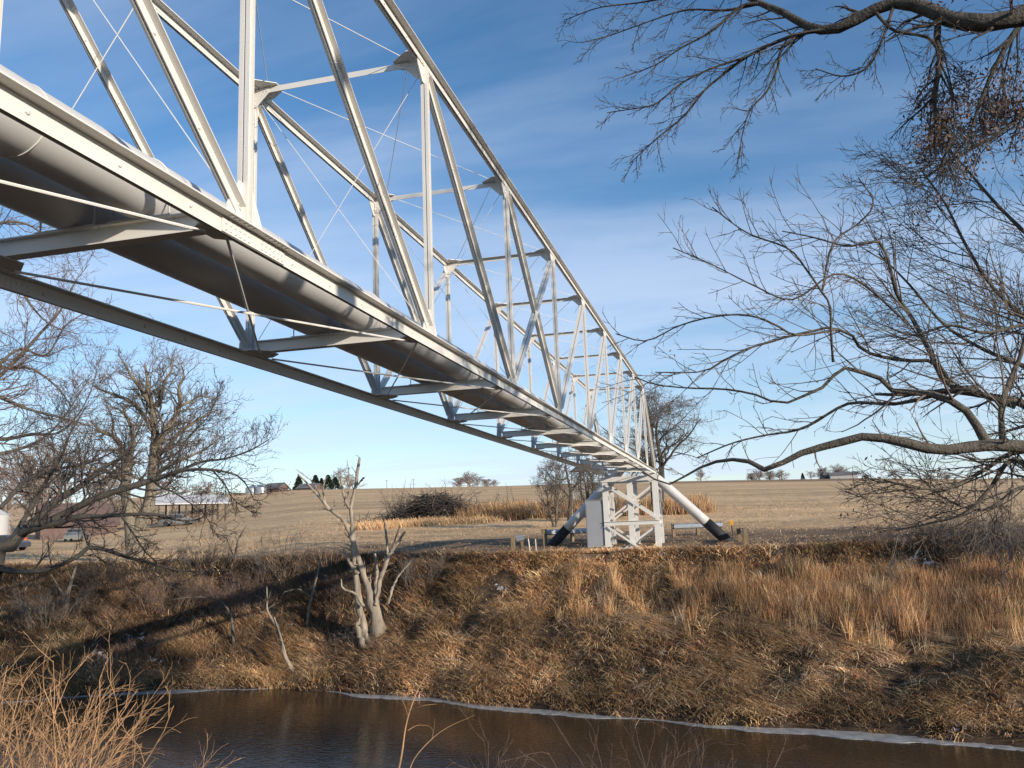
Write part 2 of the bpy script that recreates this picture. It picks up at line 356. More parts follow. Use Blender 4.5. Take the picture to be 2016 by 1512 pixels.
for side, x0 in ((0, 0.), (1, -W)):
    # chords: butt the angle pairs at each splice so bolts and joints read
    m = MB(); member(m, (x0, K0*P, ZB), (x0, K1*P+.1, ZB), Ldbl(.115, .15, .012, .009), (1, 0, 0))
    for k_ in range(K0, K1):
        for j in range(1, 6):
            yb = k_*P+j*P/6.
            for sg in (-1, 1): m.dome((x0+sg*.021, yb, ZB-.085), (sg, 0, 0), .021)
    bpart(m, 'bottom_chord')
    m = MB(); member(m, (x0, (K0+1)*P, ZT), (x0, (K1-1)*P+.05, ZT), Ldbl(.115, .115, .012, .009), (1, 0, 0))
    for k_ in range(K0+1, K1-1):
        for j in range(1, 6):
            for sg in (-1, 1): m.dome((x0+sg*.021, k_*P+j*P/6., ZT-.07), (sg, 0, 0), .020)
    bpart(m, 'top_chord')
    for k_ in range(K0+1, K1):
        m = MB(); member(m, (x0, k_*P, ZB+.005), (x0, k_*P, ZT-.1), Cdbl(.050, .078, .007, .007), (1, 0, 0), -1)
        bpart(m, 'vertical_post')
    def diag(kb, ktp, name='diagonal_brace', w_=.078, d_=.078):
        a = np.array((x0, kb*P, ZB+.07)); b = np.array((x0, ktp*P, ZT-.14)); dd = (b-a)/np.linalg.norm(b-a)
        m = MB(); dv, V = member(m, a+dd*.12, b-dd*.1, Ldbl(w_, d_, .009, .009), (1, 0, 0))
        L_ = np.linalg.norm(b-a)
        for j in range(1, 8):
            for sg in (-1, 1): m.dome(a+dd*(.12+(L_-.22)*j/8.)-V*.05+np.array((sg*.0185, 0, 0)), (sg, 0, 0), .018)
        bpart(m, name)
    for k_ in range(K0+2, 4): diag(k_, k_-1)
    for k_ in range(2, K1-1): diag(k_, k_+1)
    diag(K1, K1-1, 'end_post', .10, .11); diag(K0, K0+1, 'end_post', .10, .11)
    # gusset plates in the truss plane
    for k_ in range(K0, K1+1):
        y = k_*P
        m = MB(); hw = .29
        m.prism([(-hw, -.10), (hw, -.10), (hw*.9, .10), (.10, .38), (-.10, .38), (-hw*.9, .12)], (x0-.006, y, ZB), (x0+.006, y, ZB), (0, 1, 0), (0, 0, 1))
        for a_y, a_z in [(-.2, .28), (-.16, .2), (-.24, .36), (.0, .2), (0, .3), (0, .4)]:
            for sg in (-1, 1): m.dome((x0+sg*.0175, y+a_y*.8, ZB+a_z*.8), (sg, 0, 0), .016)
        if k_ in (-3, 0, 3, 6, 9) or k_ == K0:   # bolted chord splice
            for sg in (-1, 1):
                m.box((x0+sg*.0275, y+.12, ZB-.09), (.009, .95, .11))
                for i in range(14):
                    if i in (6, 7): continue
                    for zz in (-.065, -.115): m.dome((x0+sg*.032, y-.31+i*.066, ZB+zz), (sg, 0, 0), .017)
                    m.dome((x0+sg*.078, y-.31+i*.066, ZB-.0125), (0, 0, -1), .018)
        bpart(m, 'gusset_plate')
        if K0 < k_ < K1:
            m = MB(); m.prism([(-.31, .09), (.31, .09), (.26, -.10), (.11, -.27), (-.11, -.27), (-.26, -.10)], (x0-.006, y, ZT-.1), (x0+.006, y, ZT-.1), (0, 1, 0), (0, 0, 1))
            for a_y, a_z in [(-.24, 0), (-.12, 0), (.12, 0), (.24, 0), (0, -.14), (0, -.22), (.08, -.15), (-.08, -.15)]:
                for sg in (-1, 1): m.dome((x0+sg*.0235, y+a_y, ZT-.1+a_z), (sg, 0, 0), .016)
            bpart(m, 'gusset_plate')
        # horizontal lateral plates
        sgn = -1 if side == 0 else 1
        hexa = [(0, -.30), (.17, -.30), (.36, -.14), (.36, .14), (.17, .30), (0, .30)]
        m = MB(); m.prism([(sgn*a, b) for a, b in hexa], (x0+sgn*.02, y, ZB+.001), (x0+sgn*.02, y, ZB+.012), (1, 0, 0), (0, 1, 0)); bpart(m, 'lateral_plate')
        if K0 < k_ < K1:
            hexa = [(0, -.30), (.15, -.30), (.42, -.10), (.42, .10), (.15, .30), (0, .30)]
            m = MB(); m.prism([(sgn*a, b) for a, b in hexa], (x0+sgn*.02, y, ZT+.001), (x0+sgn*.02, y, ZT+.012), (1, 0, 0), (0, 1, 0))
            bpart(m, 'lateral_plate')
            m = MB(); m.prism([(0, -.30), (.07, -.30), (.27, -.10), (.27, -.03), (0, -.03)] if sgn > 0 else [(0, -.30), (0, -.03), (-.27, -.03), (-.27, -.10), (-.07, -.30)], (x0+sgn*.02, y-.062, ZT), (x0+sgn*.02, y-.055, ZT), (1, 0, 0), (0, 0, 1))
            for q in ((.045, -.26), (.045, -.19), (.19, -.07), (.235, -.07)): m.dome((x0+sgn*q[0]+sgn*.02, y-.063, ZT+q[1]), (0, -1, 0), .011)
            bpart(m, 'knee_plate')
def rod(a, b, name, r=.0135):
    m = MB(); a = np.array(a, float); b = np.array(b, float); m.tube([a, (a+b)/2+np.array((0, 0, -.006)), b], r, 6)
    bpart(m, name)
for k_ in range(K0, K1+1):
    y = k_*P
    # floor beam (I section) sitting on the chord plates
    m = MB(); zt, zb_ = ZB+.185, ZB+.014; tf = .011
    xa, xb = -W+.10, -.36
    m.box(((xa+xb)/2, y, zt-tf/2), (xb-xa, .125, tf)); m.box(((xa+xb)/2, y, zb_+tf/2), (xb-xa, .125, tf)); m.box(((xa+xb-.03)/2, y, (zt+zb_)/2), (xb-xa-.03, .009, zt-zb_-2*tf))
    m.prism([(xb-.03, zb_+tf), (xb+.05, zb_+tf), (xb-.03, zb_+.09)], (0, y-.0045, 0), (0, y+.0045, 0), (1, 0, 0), (0, 0, 1))
    for xx in (-.98, -1.73):
        for sg in (-1, 1):
            m.dome((xx+sg*.31-.03, y-.03, zt-tf), (0, 0, -1), .014); m.dome((xx+sg*.31+.04, y-.03, zt-tf), (0, 0, -1), .014)
    bpart(m, 'floor_beam')
    if K0 < k_ < K1:
        m = MB(); z1 = ZT-.005; xa, xb = -W+.2, -.2
        m.box(((xa+xb)/2, y-.045, z1-.045), (xb-xa, .008, .085))
        yy = y+.0 if k_ <= 2 else y-.09
        m.box(((xa+xb)/2, yy, z1), (xb-xa, .085, .008)); bpart(m, 'cross_strut')
        if k_ > K0:
            rod((-.1, y+.03, ZT-.2), (-W+.12, y+.03, ZB+.22), 'sway_rod', .005); rod((-W+.1, y+.075, ZT-.2), (-.12, y+.075, ZB+.22), 'sway_rod', .005)
    if k_ < K1:
        rod((-.26, y+.16, ZB-.02), (-W+.26, y+P-.16, ZB-.02), 'bottom_lateral_rod'); rod((-W+.26, y+.16, ZB-.05), (-.26, y+P-.16, ZB-.05), 'bottom_lateral_rod')
    if K0 < k_ < K1-1:
        rod((-.3, y+.12, ZT+.03), (-W+.3, y+P-.12, ZT+.03), 'top_lateral_rod', .006); rod((-W+.3, y+.12, ZT+.05), (-.3, y+P-.12, ZT+.05), 'top_lateral_rod', .006)

# ------------------------------------------------------------------ pipelines with legs into the ground
PR = .275; ZP = ZB+.185+PR+.006
def pipeline(xc, leg, label):
    root = empty('pipeline', (xc, 0, ZP)); tag(root, label, 'pipe', 'pipes carried by the bridge')
    pts = [(xc, y, ZP) for y in np.linspace(-22, 40.2, 60)]
    e = np.array((xc, 40.2, ZP)); l0, l1 = np.array(leg[0]), np.array(leg[1])
    ctrl = np.array((xc, 41.9, ZP))
    # elbow as a quadratic curve then straight leg
    mid = l0
    for t in np.linspace(.08, 1, 14): pts.append(tuple((1-t)**2*e+2*t*(1-t)*ctrl+t*t*mid))
    dl = (l1-l0)/np.linalg.norm(l1-l0); LL = np.linalg.norm(l1-l0)
    for t in np.linspace(.15, 1, 6)*LL*.74: pts.append(tuple(l0+dl*t))
    m = MB(); m.tube(np.array(pts)-np.array((xc, 0, ZP)), PR, 40); m.build('pipe_wall', M['pipe'], root, True)
    m = MB()
    m.tube([l0+dl*LL*.74-np.array((xc, 0, ZP)), l1+dl*.9-np.array((xc, 0, ZP))], PR+.012, 32); m.build('black_wrap', M['wrap'], root, True)
    for yw in (-1.35, 10.8, 23., 35.2):     # girth welds
        m = MB(); th = np.linspace(0, 2*math.pi, 49)
        ring = np.array([(math.cos(t)*(PR+.002), yw, math.sin(t)*(PR+.002)) for t in th]); ring[:, 1] += .0015*np.sin(th*37)
        m.tube(ring, .0055, 5, False); m.build('weld_seam', M['paint'], root, True)
    for k_ in range(K0, K1+1):               # strap clamps with legs bolted to each floor beam
        m = MB(); y = k_*P-.035
        th = np.linspace(0, math.pi, 21); ring = [(math.cos(t)*(PR+.006), y, math.sin(t)*(PR+.006)) for t in th]
        ring = [(PR+.006, y, -PR-.002)]+ring+[(-PR-.006, y, -PR-.002)]
        m.tube(ring, .009, 6); m.build('strap_clamp', M['paint'], root, True)
        m = MB(); m.box((0, k_*P, -PR-.001), (.62, .14, .009)); m.build('saddle_plate', M['paint'], root)
    return root
pipeline(-.98, (np.array((.35, 41.9, 7.35)), np.array((3.25, 42.1, 4.45))), 'white pipe nearer the viewer, its leg slanting into the ground right of the tower')
pipeline(-1.73, (np.array((-3.05, 41.9, 7.35)), np.array((-6.15, 42.2, 4.35))), 'white pipe on the far side, its leg slanting into the ground left of the tower')

# ------------------------------------------------------------------ support tower
TG = 3.92
tower = empty('support_tower', (-1.38, 40.4, TG)); tag(tower, 'white steel bent with crossed braces holding up the bridge end', 'tower')
def tpart(mb, name, mt='paint'):
    o = mb.build(name, M[mt], tower); o.location = (1.38, -40.4, -TG); return o
def hcol(m, x, y, z0, z1):
    m.box((x, y-.145, (z0+z1)/2), (.30, .016, z1-z0)); m.box((x, y+.145, (z0+z1)/2), (.30, .016, z1-z0)); m.box((x, y, (z0+z1)/2), (.012, .274, z1-z0))
for yy in (40.35, 42.6):
    for xx in (-2.77, -1.42, -.05):
        m = MB(); hcol(m, xx, yy, TG-.5, 7.58); tpart(m, 'column')
    m = MB(); m.box((-1.41, yy-.19, 7.72), (3.16, .012, .26)); m.box((-1.41, yy-.11, 7.844), (3.16, .16, .012)); m.box((-1.41, yy-.11, 7.596), (3.16, .16, .012)); m.box((-1.41, yy+.1, 7.72), (3.16, .012, .26)); tpart(m, 'cap_beam')
    m = MB(); m.box((-1.41, yy-.165, 5.33), (3.0, .012, .22)); m.box((-1.41, yy-.205, 5.433), (3.0, .07, .012)); tpart(m, 'horizontal_strut')
    for (xa, za, xb, zb) in ((-2.72, 7.42, 0., 5.5), (-.02, 7.42, -2.72, 5.5), (-2.72, 5.15, -1.0, TG+.02), (-.05, 5.15, -1.9, TG+.02)):
        off = -.245 if xa < xb else -.10
        m = MB(); a = np.array((xa, yy+off, za)); b = np.array((xb, yy+off, zb)); d = (b-a)/np.linalg.norm(b-a); V = np.cross(d, (0, 1, 0)); V = V if V[2] > 0 else -V
        m.prism([(.0, -.055), (.0, .055), (-.06, .055), (-.06, .047), (-.008, .047), (-.008, -.055)], a, b, (0, -1, 0), V); tpart(m, 'cross_brace')
for xx in (-2.77, -.05):
    zs = [TG, 5.15, 5.5, 7.4]
    for (za, zb) in ((TG+.1, 5.15), (5.5, 7.4)):
        for (ya, yb) in ((40.55, 42.4), (42.4, 40.55)):
            m = MB(); a = np.array((xx+.13, ya, za)); b = np.array((xx+.13, yb, zb)); d = (b-a)/np.linalg.norm(b-a); V = np.cross(d, (1, 0, 0))
            m.prism([(0, -.04), (.007, -.04), (.007, .04), (0, .04)], a, b, (1, 0, 0), V); tpart(m, 'side_brace')
    m = MB(); m.box((xx, 41.475, 5.33), (.09, 1.9, .16)); tpart(m, 'side_strut')
for xx in (-2.6, -.12):
    m = MB(); m.box((xx, 40.4, 7.91), (.34, .3, .12)); m.box((xx, 40.4, 7.975), (.2, .24, .02)); tpart(m, 'bearing_block')
for xx in (-1.75, -1.55, -1.35, -1.15):
    m = MB(); m.box((xx, 40.2, 7.90), (.09, .06, .10)); tpart(m, 'spacer_block')
# grey cabinet beside the tower
cab = empty('control_cabinet', (-3.43, 40.55, 3.9)); tag(cab, 'tall plain light grey cabinet against the left column of the tower', 'cabinet')
m = MB(); m.box((0, 0, 1.36), (.98, .55, 2.72)); o = m.build('cabinet_body', M['greybox'], cab)
m = MB(); m.box((0, -.01, 2.735), (1.02, .60, .03)); m.build('cabinet_lid', M['greybox'], cab)
m = MB(); m.box((0, -.283, 1.3), (.90, .012, 2.45)); dr = m.build('door', M['greybox'], cab)
m = MB(); m.box((.36, -.30, 1.25), (.03, .02, .16)); m.build('handle', M['greybox'], dr)

# ------------------------------------------------------------------ vectorised branch growth
def norm(a): return a/np.maximum(np.linalg.norm(a, axis=-1, keepdims=True), 1e-9)
def resample(pts, r, n):
    pts = np.array(pts, float); r = np.array(r, float)
    if len(pts) > 2:   # catmull-rom
        e = np.vstack([2*pts[0]-pts[1], pts, 2*pts[-1]-pts[-2]]); out = []; ro = []
        for i in range(len(pts)-1):
            for t in np.linspace(0, 1, 8, endpoint=False):
                a, b, c, d = e[i], e[i+1], e[i+2], e[i+3]
                out.append(.5*((2*b)+(-a+c)*t+(2*a-5*b+4*c-d)*t*t+(-a+3*b-3*c+d)*t**3)); ro.append(r[i]*(1-t)+r[i+1]*t)
        out.append(pts[-1]); ro.append(r[-1]); pts = np.array(out); r = np.array(ro)
    L = np.r_[0, np.cumsum(np.linalg.norm(np.diff(pts, axis=0), axis=1))]; q = np.linspace(0, L[-1], n)
    return np.stack([np.interp(q, L, pts[:, i]) for i in range(3)], -1), np.interp(q, L, r)
def spawn(Pp, Rr, k, t0=.15, t1=1., ang=50, lf=.5, n=6, rf=.5, up=.05, wig=.18, rmin=.002, lmin=None, lmax=None, bias=None, tip=.35, taperL=.6):
    Nn, m, _ = Pp.shape
    idx = np.repeat(np.arange(Nn), k); K = Nn*k
    t = t0+(t1-t0)*((np.tile(np.arange(k), Nn)+rng.random(K))/k)
    f = t*(m-1); i0 = np.minimum(f.astype(int), m-2); fr = (f-i0)[:, None]
    pos = Pp[idx, i0]*(1-fr)+Pp[idx, i0+1]*fr; tn = norm(Pp[idx, i0+1]-Pp[idx, i0]); rad = Rr[idx, i0]*(1-fr[:, 0])+Rr[idx, i0+1]*fr[:, 0]
    L = np.linalg.norm(np.diff(Pp, axis=1), axis=2).sum(1)[idx]
    cl = L*lf*(1-taperL*t)*rng.uniform(.6, 1.35, K)
    if lmin is not None: cl = np.maximum(cl, lmin*rng.uniform(.7, 1.3, K))
    if lmax is not None: cl = np.minimum(cl, lmax*rng.uniform(.7, 1.2, K))
    q = rng.normal(size=(K, 3))
    if bias is not None: q = q+np.array(bias)
    q = norm(q-(q*tn).sum(1)[:, None]*tn)
    a = np.radians(ang*rng.uniform(.6, 1.3, K))[:, None]
    d = norm(np.cos(a)*tn+np.sin(a)*q)
    pts = np.empty((K, n, 3)); pts[:, 0] = pos; st = (cl/(n-1))[:, None]
    for i in range(1, n):
        d = norm(d+wig*rng.normal(size=(K, 3))+np.array((0, 0, up)))
        pts[:, i] = pts[:, i-1]+d*st
    r0 = np.maximum(rad*rf*rng.uniform(.75, 1.1, K), rmin)
    R = r0[:, None]*(1-(1-tip)*np.linspace(0, 1, n)[None]); R = np.maximum(R, rmin*.6)
    return pts, R
def tube_arrays(Pp, Rr, k):
    Nn, n, _ = Pp.shape
    t = norm(np.gradient(Pp, axis=1)); mt = np.abs(norm(t.mean(1))); ref = np.eye(3)[np.argmin(mt, axis=1)]
    a = norm(np.cross(t, ref[:, None, :])); b = np.cross(t, a)
    th = np.arange(k)*2*math.pi/k
    v = Pp[:, :, None]+Rr[:, :, None, None]*(np.cos(th)[:, None]*a[:, :, None]+np.sin(th)[:, None]*b[:, :, None])
    base = (np.arange(Nn)*n*k)[:, None, None]; i = np.arange(n-1)[None, :, None]*k; j = np.arange(k)[None, None]; j2 = (j+1) % k
    f = np.stack([base+i+j, base+i+j2, base+i+k+j2, base+i+k+j], -1).reshape(-1, 4)
    return v.reshape(-1, 3), f
def tubes(name, batches, mt, parent, smooth=True):
    V = []; F = []; o_ = 0
    for Pp, Rr, k in batches:
        if len(Pp) == 0: continue
        v, f = tube_arrays(Pp, Rr, k); V.append(v); F.append(f+o_); o_ += len(v)
    return mesh_np(name, np.vstack(V), [np.vstack(F)], mt if not isinstance(mt, str) else M[mt], parent, smooth)
def stack(lims): return np.array([l[0] for l in lims]), np.array([l[1] for l in lims])
def limb(pts, n=24):
    """pts: list of (px,py,D,r): outline read off the photograph, each with its own distance"""
    return resample([at(a, b, c) for a, b, c, r in pts], [r for *_, r in pts], n)
def local(o_list, base):
    for o in o_list:
        me = o.data; me.transform(Matrix.Translation(-Vector(base)))
def rough(P_, R_, amt=.12):
    return R_*(1+amt*rng.normal(size=R_.shape))

def bare_tree(name, label, base, h, spread, tr, levels, mats=('bark', 'twig'), group=None, trunks=1, trunk_h=.35, up=.08, lean=(0, 0), cat='bare tree', twig_r=.006, lowest=.25, seedv=None, sides=(8, 5, 3)):
    base = np.array(base, float)
    root = empty(name, base); tag(root, label, cat, group)
    P0 = []; 
    for i in range(trunks):
        a = 2*math.pi*i/trunks+rng.uniform(0, 6); off = np.array((math.cos(a), math.sin(a), 0))*(.0 if trunks == 1 else tr*1.1)
        top = np.array((lean[0]+math.cos(a)*(0 if trunks == 1 else .12*h), lean[1]+math.sin(a)*(0 if trunks == 1 else .12*h), h*.92))
        mid = top*.45+np.array((rng.normal()*.03*h, rng.normal()*.03*h, 0))
        p, r = resample([off-np.array((0, 0, .5)), off+mid*.33, mid, top*.75+rng.normal(size=3)*.02*h, top], [tr*1.25, tr*.95, tr*.7, tr*.35, tr*.08], 22); P0.append((p, r))
    A, Ar = stack(P0); Ar = rough(A, Ar, .05)
    k1, k2, k3, k4 = levels
    B, Br = spawn(A, Ar, k1, lowest, .97, 62, spread/h, 12, .55, up, .20, rmin=twig_r*2, taperL=.45, lmin=spread*.35)
    C_, Cr = spawn(B, Br, k2, .2, .98, 48, .55, 8, .55, up*.7, .24, rmin=twig_r*1.3, taperL=.4)
    bat = [(C_, Cr, sides[1])]
    D_, Dr = spawn(C_, Cr, k3, .15, 1., 45, .55, 6, .6, up*.5, .26, rmin=twig_r, taperL=.4)
    bt = [(D_, Dr, sides[2])]
    if k4:
        E_, Er = spawn(D_, Dr, k4, .15, 1., 45, .6, 5, .7, up*.4, .26, rmin=twig_r*.8, taperL=.3); bt.append((E_, Er, 3))
    o1 = tubes('trunk', [(A, Ar, max(sides[0], 6))], mats[0], root); o2 = tubes('branch', [(B, Br, sides[1]+1)]+bat, mats[0], root); o3 = tubes('twig', bt, mats[1], root)
    return root

# ---- seed clusters / dry leaves as small bent leaf faces
def leafbits(name, centers, size, mt, parent, per=8, spread=.1):
    c = np.repeat(centers, per, axis=0)+rng.normal(size=(len(centers)*per, 3))*spread*np.array((1, 1, 1.3)); n = len(c)
    a = norm(rng.normal(size=(n, 3))+np.array((0, 0, -1.2))); b = norm(np.cross(a, rng.normal(size=(n, 3)))); s_ = size*rng.uniform(.6, 1.3, n)[:, None]
    v = np.stack([c, c+a*s_*.5+b*s_*.18, c+a*s_, c+a*s_*.5-b*s_*.18], 1).reshape(-1, 3)
    f = (np.arange(n)[:, None]*4+np.arange(4)[None])
    return mesh_np(name, v, [f], M[mt], parent)

# ------------------------------------------------------------------ the big ash on the near bank, right
def traced_tree(name, label, base, trunkpts, limbs, specs, mats, cat='bare tree', leaves=None, group=None):
    """trunk: world points; limbs traced; specs per limb dict(k, lf, ang, up, bias)"""
    root = empty(name, base); tag(root, label, cat, group); base = np.array(base, float)
    tb = [(np.array([resample([p for p, r in tp], [r for p, r in tp], 20)[0]]), np.array([resample([p for p, r in tp], [r for p, r in tp], 20)[1]]), 12) for tp in trunkpts]
    o = tubes('trunk', tb, mats[0], root); local([o], base)
    tw = []; br = []; ends = []
    for L_, sp in zip(limbs, specs):
        A = L_[0][None]-0.; Ar = rough(A, L_[1][None], .06)
        o = tubes('branch', [(A, Ar, 9)], mats[0], root); local([o], base)
        B, Br = spawn(A, Ar, sp.get('k', 10), sp.get('t0', .1), 1., sp.get('ang', 50), sp.get('lf', .35), 9, sp.get('rf', .4), sp.get('up', .0), sp.get('w', .16), rmin=sp.get('r', .005), lmin=sp.get('lmin'), lmax=sp.get('lmax'), bias=sp.get('bias'), taperL=.3)
        C_, Cr = spawn(B, Br, sp.get('k2', 5), .15, 1., 42, .5, 6, .6, sp.get('up', 0)*.8, sp.get('w', .18)*1.1, rmin=sp.get('r', .005)*.72, bias=sp.get('bias'), taperL=.4, lmax=sp.get('l2'))
        tw += [(B, Br, 4), (C_, Cr, 3)]
        if sp.get('k3', 0):
            E_, Er = spawn(C_, Cr, sp['k3'], .1, 1., 40, .5, 4, .7, 0, sp.get('w', .18)*1.1, rmin=sp.get('r', .005)*.58, taperL=.2); tw.append((E_, Er, 3)); ends.append(E_[:, -1])
        else: ends.append(C_[:, -1])
    o = tubes('twig', tw, mats[1], root); local([o], base)
    if leaves:
        E_ = np.vstack(ends); sel = E_[rng.random(len(E_)) < leaves[0]]
        if len(leaves) > 3: sel = sel[leaves[3](sel)]
        if len(sel): o = leafbits('foliage', sel, leaves[1], 'seed', root, leaves[2], .05); local([o], base)
    return root

def TL(*p): return limb(p)
RB = np.array((9.6, 2.2, float(height(9.6, 2.2))))
lims = [
 TL((2075, 884, 9.3, .14), (1950, 876, 9., .125), (1850, 886, 8.8, .105), (1760, 866, 8.7, .09), (1690, 860, 8.7, .078), (1640, 876, 8.7, .07), (1590, 886, 8.7, .06), (1560, 902, 8.7, .052), (1500, 925, 8.7, .046), (1465, 905, 8.8, .036), (1400, 911, 9., .024), (1355, 934, 9.1, .016), (1310, 954, 9.2, .011), (1262, 925, 9.3, .007), (1228, 908, 9.3, .005)),
 TL((1942, 872, 9., .08), (1902, 809, 8.9, .065), (1839, 777, 8.8, .052), (1753, 768, 8.7, .042), (1735, 746, 8.7, .036), (1686, 730, 8.6, .03), (1650, 725, 8.6, .025), (1632, 755, 8.5, .022), (1596, 773, 8.5, .019), (1560, 789, 8.5, .017), (1533, 795, 8.5, .015), (1488, 777, 8.6, .013), (1425, 766, 8.8, .011), (1357, 764, 8.9, .009), (1290, 757, 9., .006), (1250, 742, 9.1, .004)),
 TL((2000, 800, 9.6, .06), (1900, 765, 9.6, .05), (1861, 755, 9.6, .046), (1830, 692, 9.6, .04), (1795, 625, 9.6, .035), (1767, 584, 9.5, .03), (1753, 530, 9.4, .026), (1740, 490, 9.4, .022), (1722, 474, 9.3, .018), (1668, 485, 9.2, .013), (1605, 468, 9.2, .009), (1540, 455, 9.2, .005)),
 TL((1865, 745, 9.7, .045), (1839, 712, 9.6, .036), (1785, 710, 9.6, .031), (1731, 701, 9.5, .027), (1695, 687, 9.4, .025), (1680, 662, 9.3, .023), (1636, 645, 9.2, .02), (1605, 651, 9.2, .018), (1560, 660, 9.1, .016), (1515, 674, 9.1, .013), (1470, 687, 9., .011), (1416, 714, 9., .008), (1380, 732, 9., .006), (1290, 733, 9., .004)),
 TL((1650, 648, 9.2, .017), (1569, 660, 8.8, .013), (1524, 638, 8.7, .012), (1470, 620, 8.6, .011), (1402, 624, 8.6, .009), (1335, 642, 8.7, .007), (1272, 671, 8.8, .005), (1212, 657, 8.9, .003)),
 TL((1640, 712, 8.8, .018), (1636, 655, 8.6, .016), (1634, 602, 8.5, .014), (1618, 575, 8.4, .012), (1587, 530, 8.4, .010), (1551, 489, 8.3, .009), (1470, 458, 8.3, .006), (1402, 408, 8.3, .003)),
 TL((1835, 779, 8.9, .034), (1762, 795, 9.2, .027), (1677, 793, 9.3, .024), (1630, 815, 9.3, .021), (1596, 836, 9.3, .018), (1560, 849, 9.3, .016), (1506, 857, 9.4, .012), (1440, 873, 9.4, .009), (1371, 902, 9.5, .005)),
 TL((2080, 860, 10.5, .09), (2016, 797, 10.2, .075), (1920, 776, 10., .055), (1860, 770, 10., .05), (1790, 777, 9.9, .03), (1722, 776, 9.8, .02)),
 TL((1974, 870, 9.1, .055), (1972, 800, 9.2, .045), (1992, 741, 9.4, .038), (2012, 690, 9.5, .033), (2030, 600, 9.6, .03)),
 TL((1618, 575, 8.4, .012), (1640, 480, 8.6, .010), (1690, 440, 8.8, .008), (1720, 400, 8.8, .006), (1690, 350, 8.8, .003)),
 TL((1790, 640, 9.4, .02), (1700, 560, 9.2, .015), (1640, 540, 9., .012), (1560, 590, 8.9, .009), (1480, 560, 8.8, .006), (1400, 520, 8.8, .004), (1325, 488, 8.8, .003)),
 TL((2090, 1000, 9.6, .05), (2000, 905, 9.5, .04), (1950, 960, 9.4, .03), (1900, 1010, 9.3, .02), (1830, 1030, 9.3, .011), (1760, 1045, 9.3, .006)),
 TL((2080, 900, 9.8, .05), (2000, 890, 9.6, .04), (1930, 930, 9.4, .028), (1870, 960, 9.2, .02), (1800, 960, 9., .012), (1740, 945, 9., .006)),
 TL((2090, 960, 10.6, .04), (2010, 960, 10.3, .03), (1950, 1000, 10.2, .022), (1905, 1000, 10.2, .015), (1850, 975, 10., .009), (1800, 930, 10., .005)),
 TL((2100, 700, 11., .06), (2010, 620, 10.8, .045), (1950, 560, 10.6, .034), (1900, 480, 10.4, .025), (1860, 400, 10.3, .016), (1810, 330, 10.3, .008)),
 TL((2120, 820, 11.5, .06), (2030, 730, 11.2, .045), (1940, 690, 11., .034), (1860, 640, 10.8, .025), (1790, 560, 10.6, .016), (1730, 500, 10.6, .007)),
 TL((2120, 560, 11., .05), (2030, 470, 10.6, .035), (1960, 400, 10.4, .025), (1900, 330, 10.2, .016), (1835, 260, 10.2, .007)),
 TL((2100, 640, 9., .035), (2016, 640, 8.8, .026), (1940, 655, 8.6, .02), (1870, 640, 8.5, .014), (1800, 660, 8.5, .009), (1740, 640, 8.5, .005)),
]
sp = [dict(k=9, lf=.07, up=.10, lmax=.5, k2=3, k3=2, r=.0035, rf=.25, ang=60), dict(k=16, lf=.14, up=.03, lmax=.75, k2=5, k3=2, r=.0033), dict(k=20, lf=.26, up=.03, k2=6, k3=3, r=.0033, bias=(-.7, 0, .2)),
      dict(k=20, lf=.24, up=.02, k2=6, k3=2, r=.0033, bias=(-.5, 0, 0)), dict(k=16, lf=.16, up=.03, k2=4, k3=2, r=.003), dict(k=16, lf=.28, up=.05, k2=5, k3=2, r=.003, bias=(-.4, 0, .3)),
      dict(k=16, lf=.2, up=.0, k2=5, k3=2, r=.0033), dict(k=12, lf=.3, up=.0, k2=6, k3=3, r=.0033), dict(k=16, lf=.6, up=.02, k2=8, k3=4, r=.0035, bias=(-.5, 0, 0)),
      dict(k=12, lf=.25, up=.03, k2=5, k3=2, r=.003), dict(k=18, lf=.2, up=.03, k2=5, k3=2, r=.003),
      dict(k=20, lf=.42, up=-.01, k2=7, k3=4, r=.0035, bias=(-.7, 0, 0)), dict(k=20, lf=.42, up=.02, k2=7, k3=4, r=.0035, bias=(-.7, 0, 0)), dict(k=18, lf=.5, up=.0, k2=7, k3=4, r=.0035, bias=(-.6, 0, 0)),
      dict(k=22, lf=.45, up=.03, k2=8, k3=4, r=.0037, bias=(-.7, 0, .1)), dict(k=22, lf=.45, up=.02, k2=8, k3=4, r=.0037, bias=(-.8, 0, 0)), dict(k=18, lf=.42, up=.02, k2=7, k3=3, r=.0037, bias=(-.6, 0, 0)),
      dict(k=16, lf=.4, up=.02, k2=6, k3=3, r=.0033, bias=(-.4, 0, .2))]
j = at(2075, 884, 9.3)
trunkA = [[((9.6, 2.2, RB[2]-.4), .34), ((9.2, 2.3, RB[2]+1.6), .27), ((8.4, 2.4, 6.0), .22), ((8.6, 2.6, 8.5), .17), ((9.4, 2.6, 11.), .11), ((9.6, 2.8, 14.), .03)],
          [((8.5, 2.4, 5.9), .10), tuple([tuple(j), .064])], [((8.6, 2.5, 6.4), .08), tuple([tuple(at(2080, 860, 10.5)), .047])],
          [((8.5, 2.4, 5.2), .1), tuple([tuple(at(2090, 960, 10.)), .03])]]
lims = [(a, b*.50+.0045) for a, b in lims]
lims[0] = (lims[0][0], lims[0][1]*np.linspace(.86, 1.05, len(lims[0][1])))
for i_, q_ in enumerate(sp):
    q_['r'] = q_['r']*1.55; q_['rf'] = q_.get('rf', .4)*1.1; q_['w'] = .085
    if i_ in (1, 2, 3, 4, 5, 6, 9, 10): q_['k2'] = 3; q_['k3'] = 1; q_['ang'] = 44; q_['k'] = int(q_['k']*1.15)
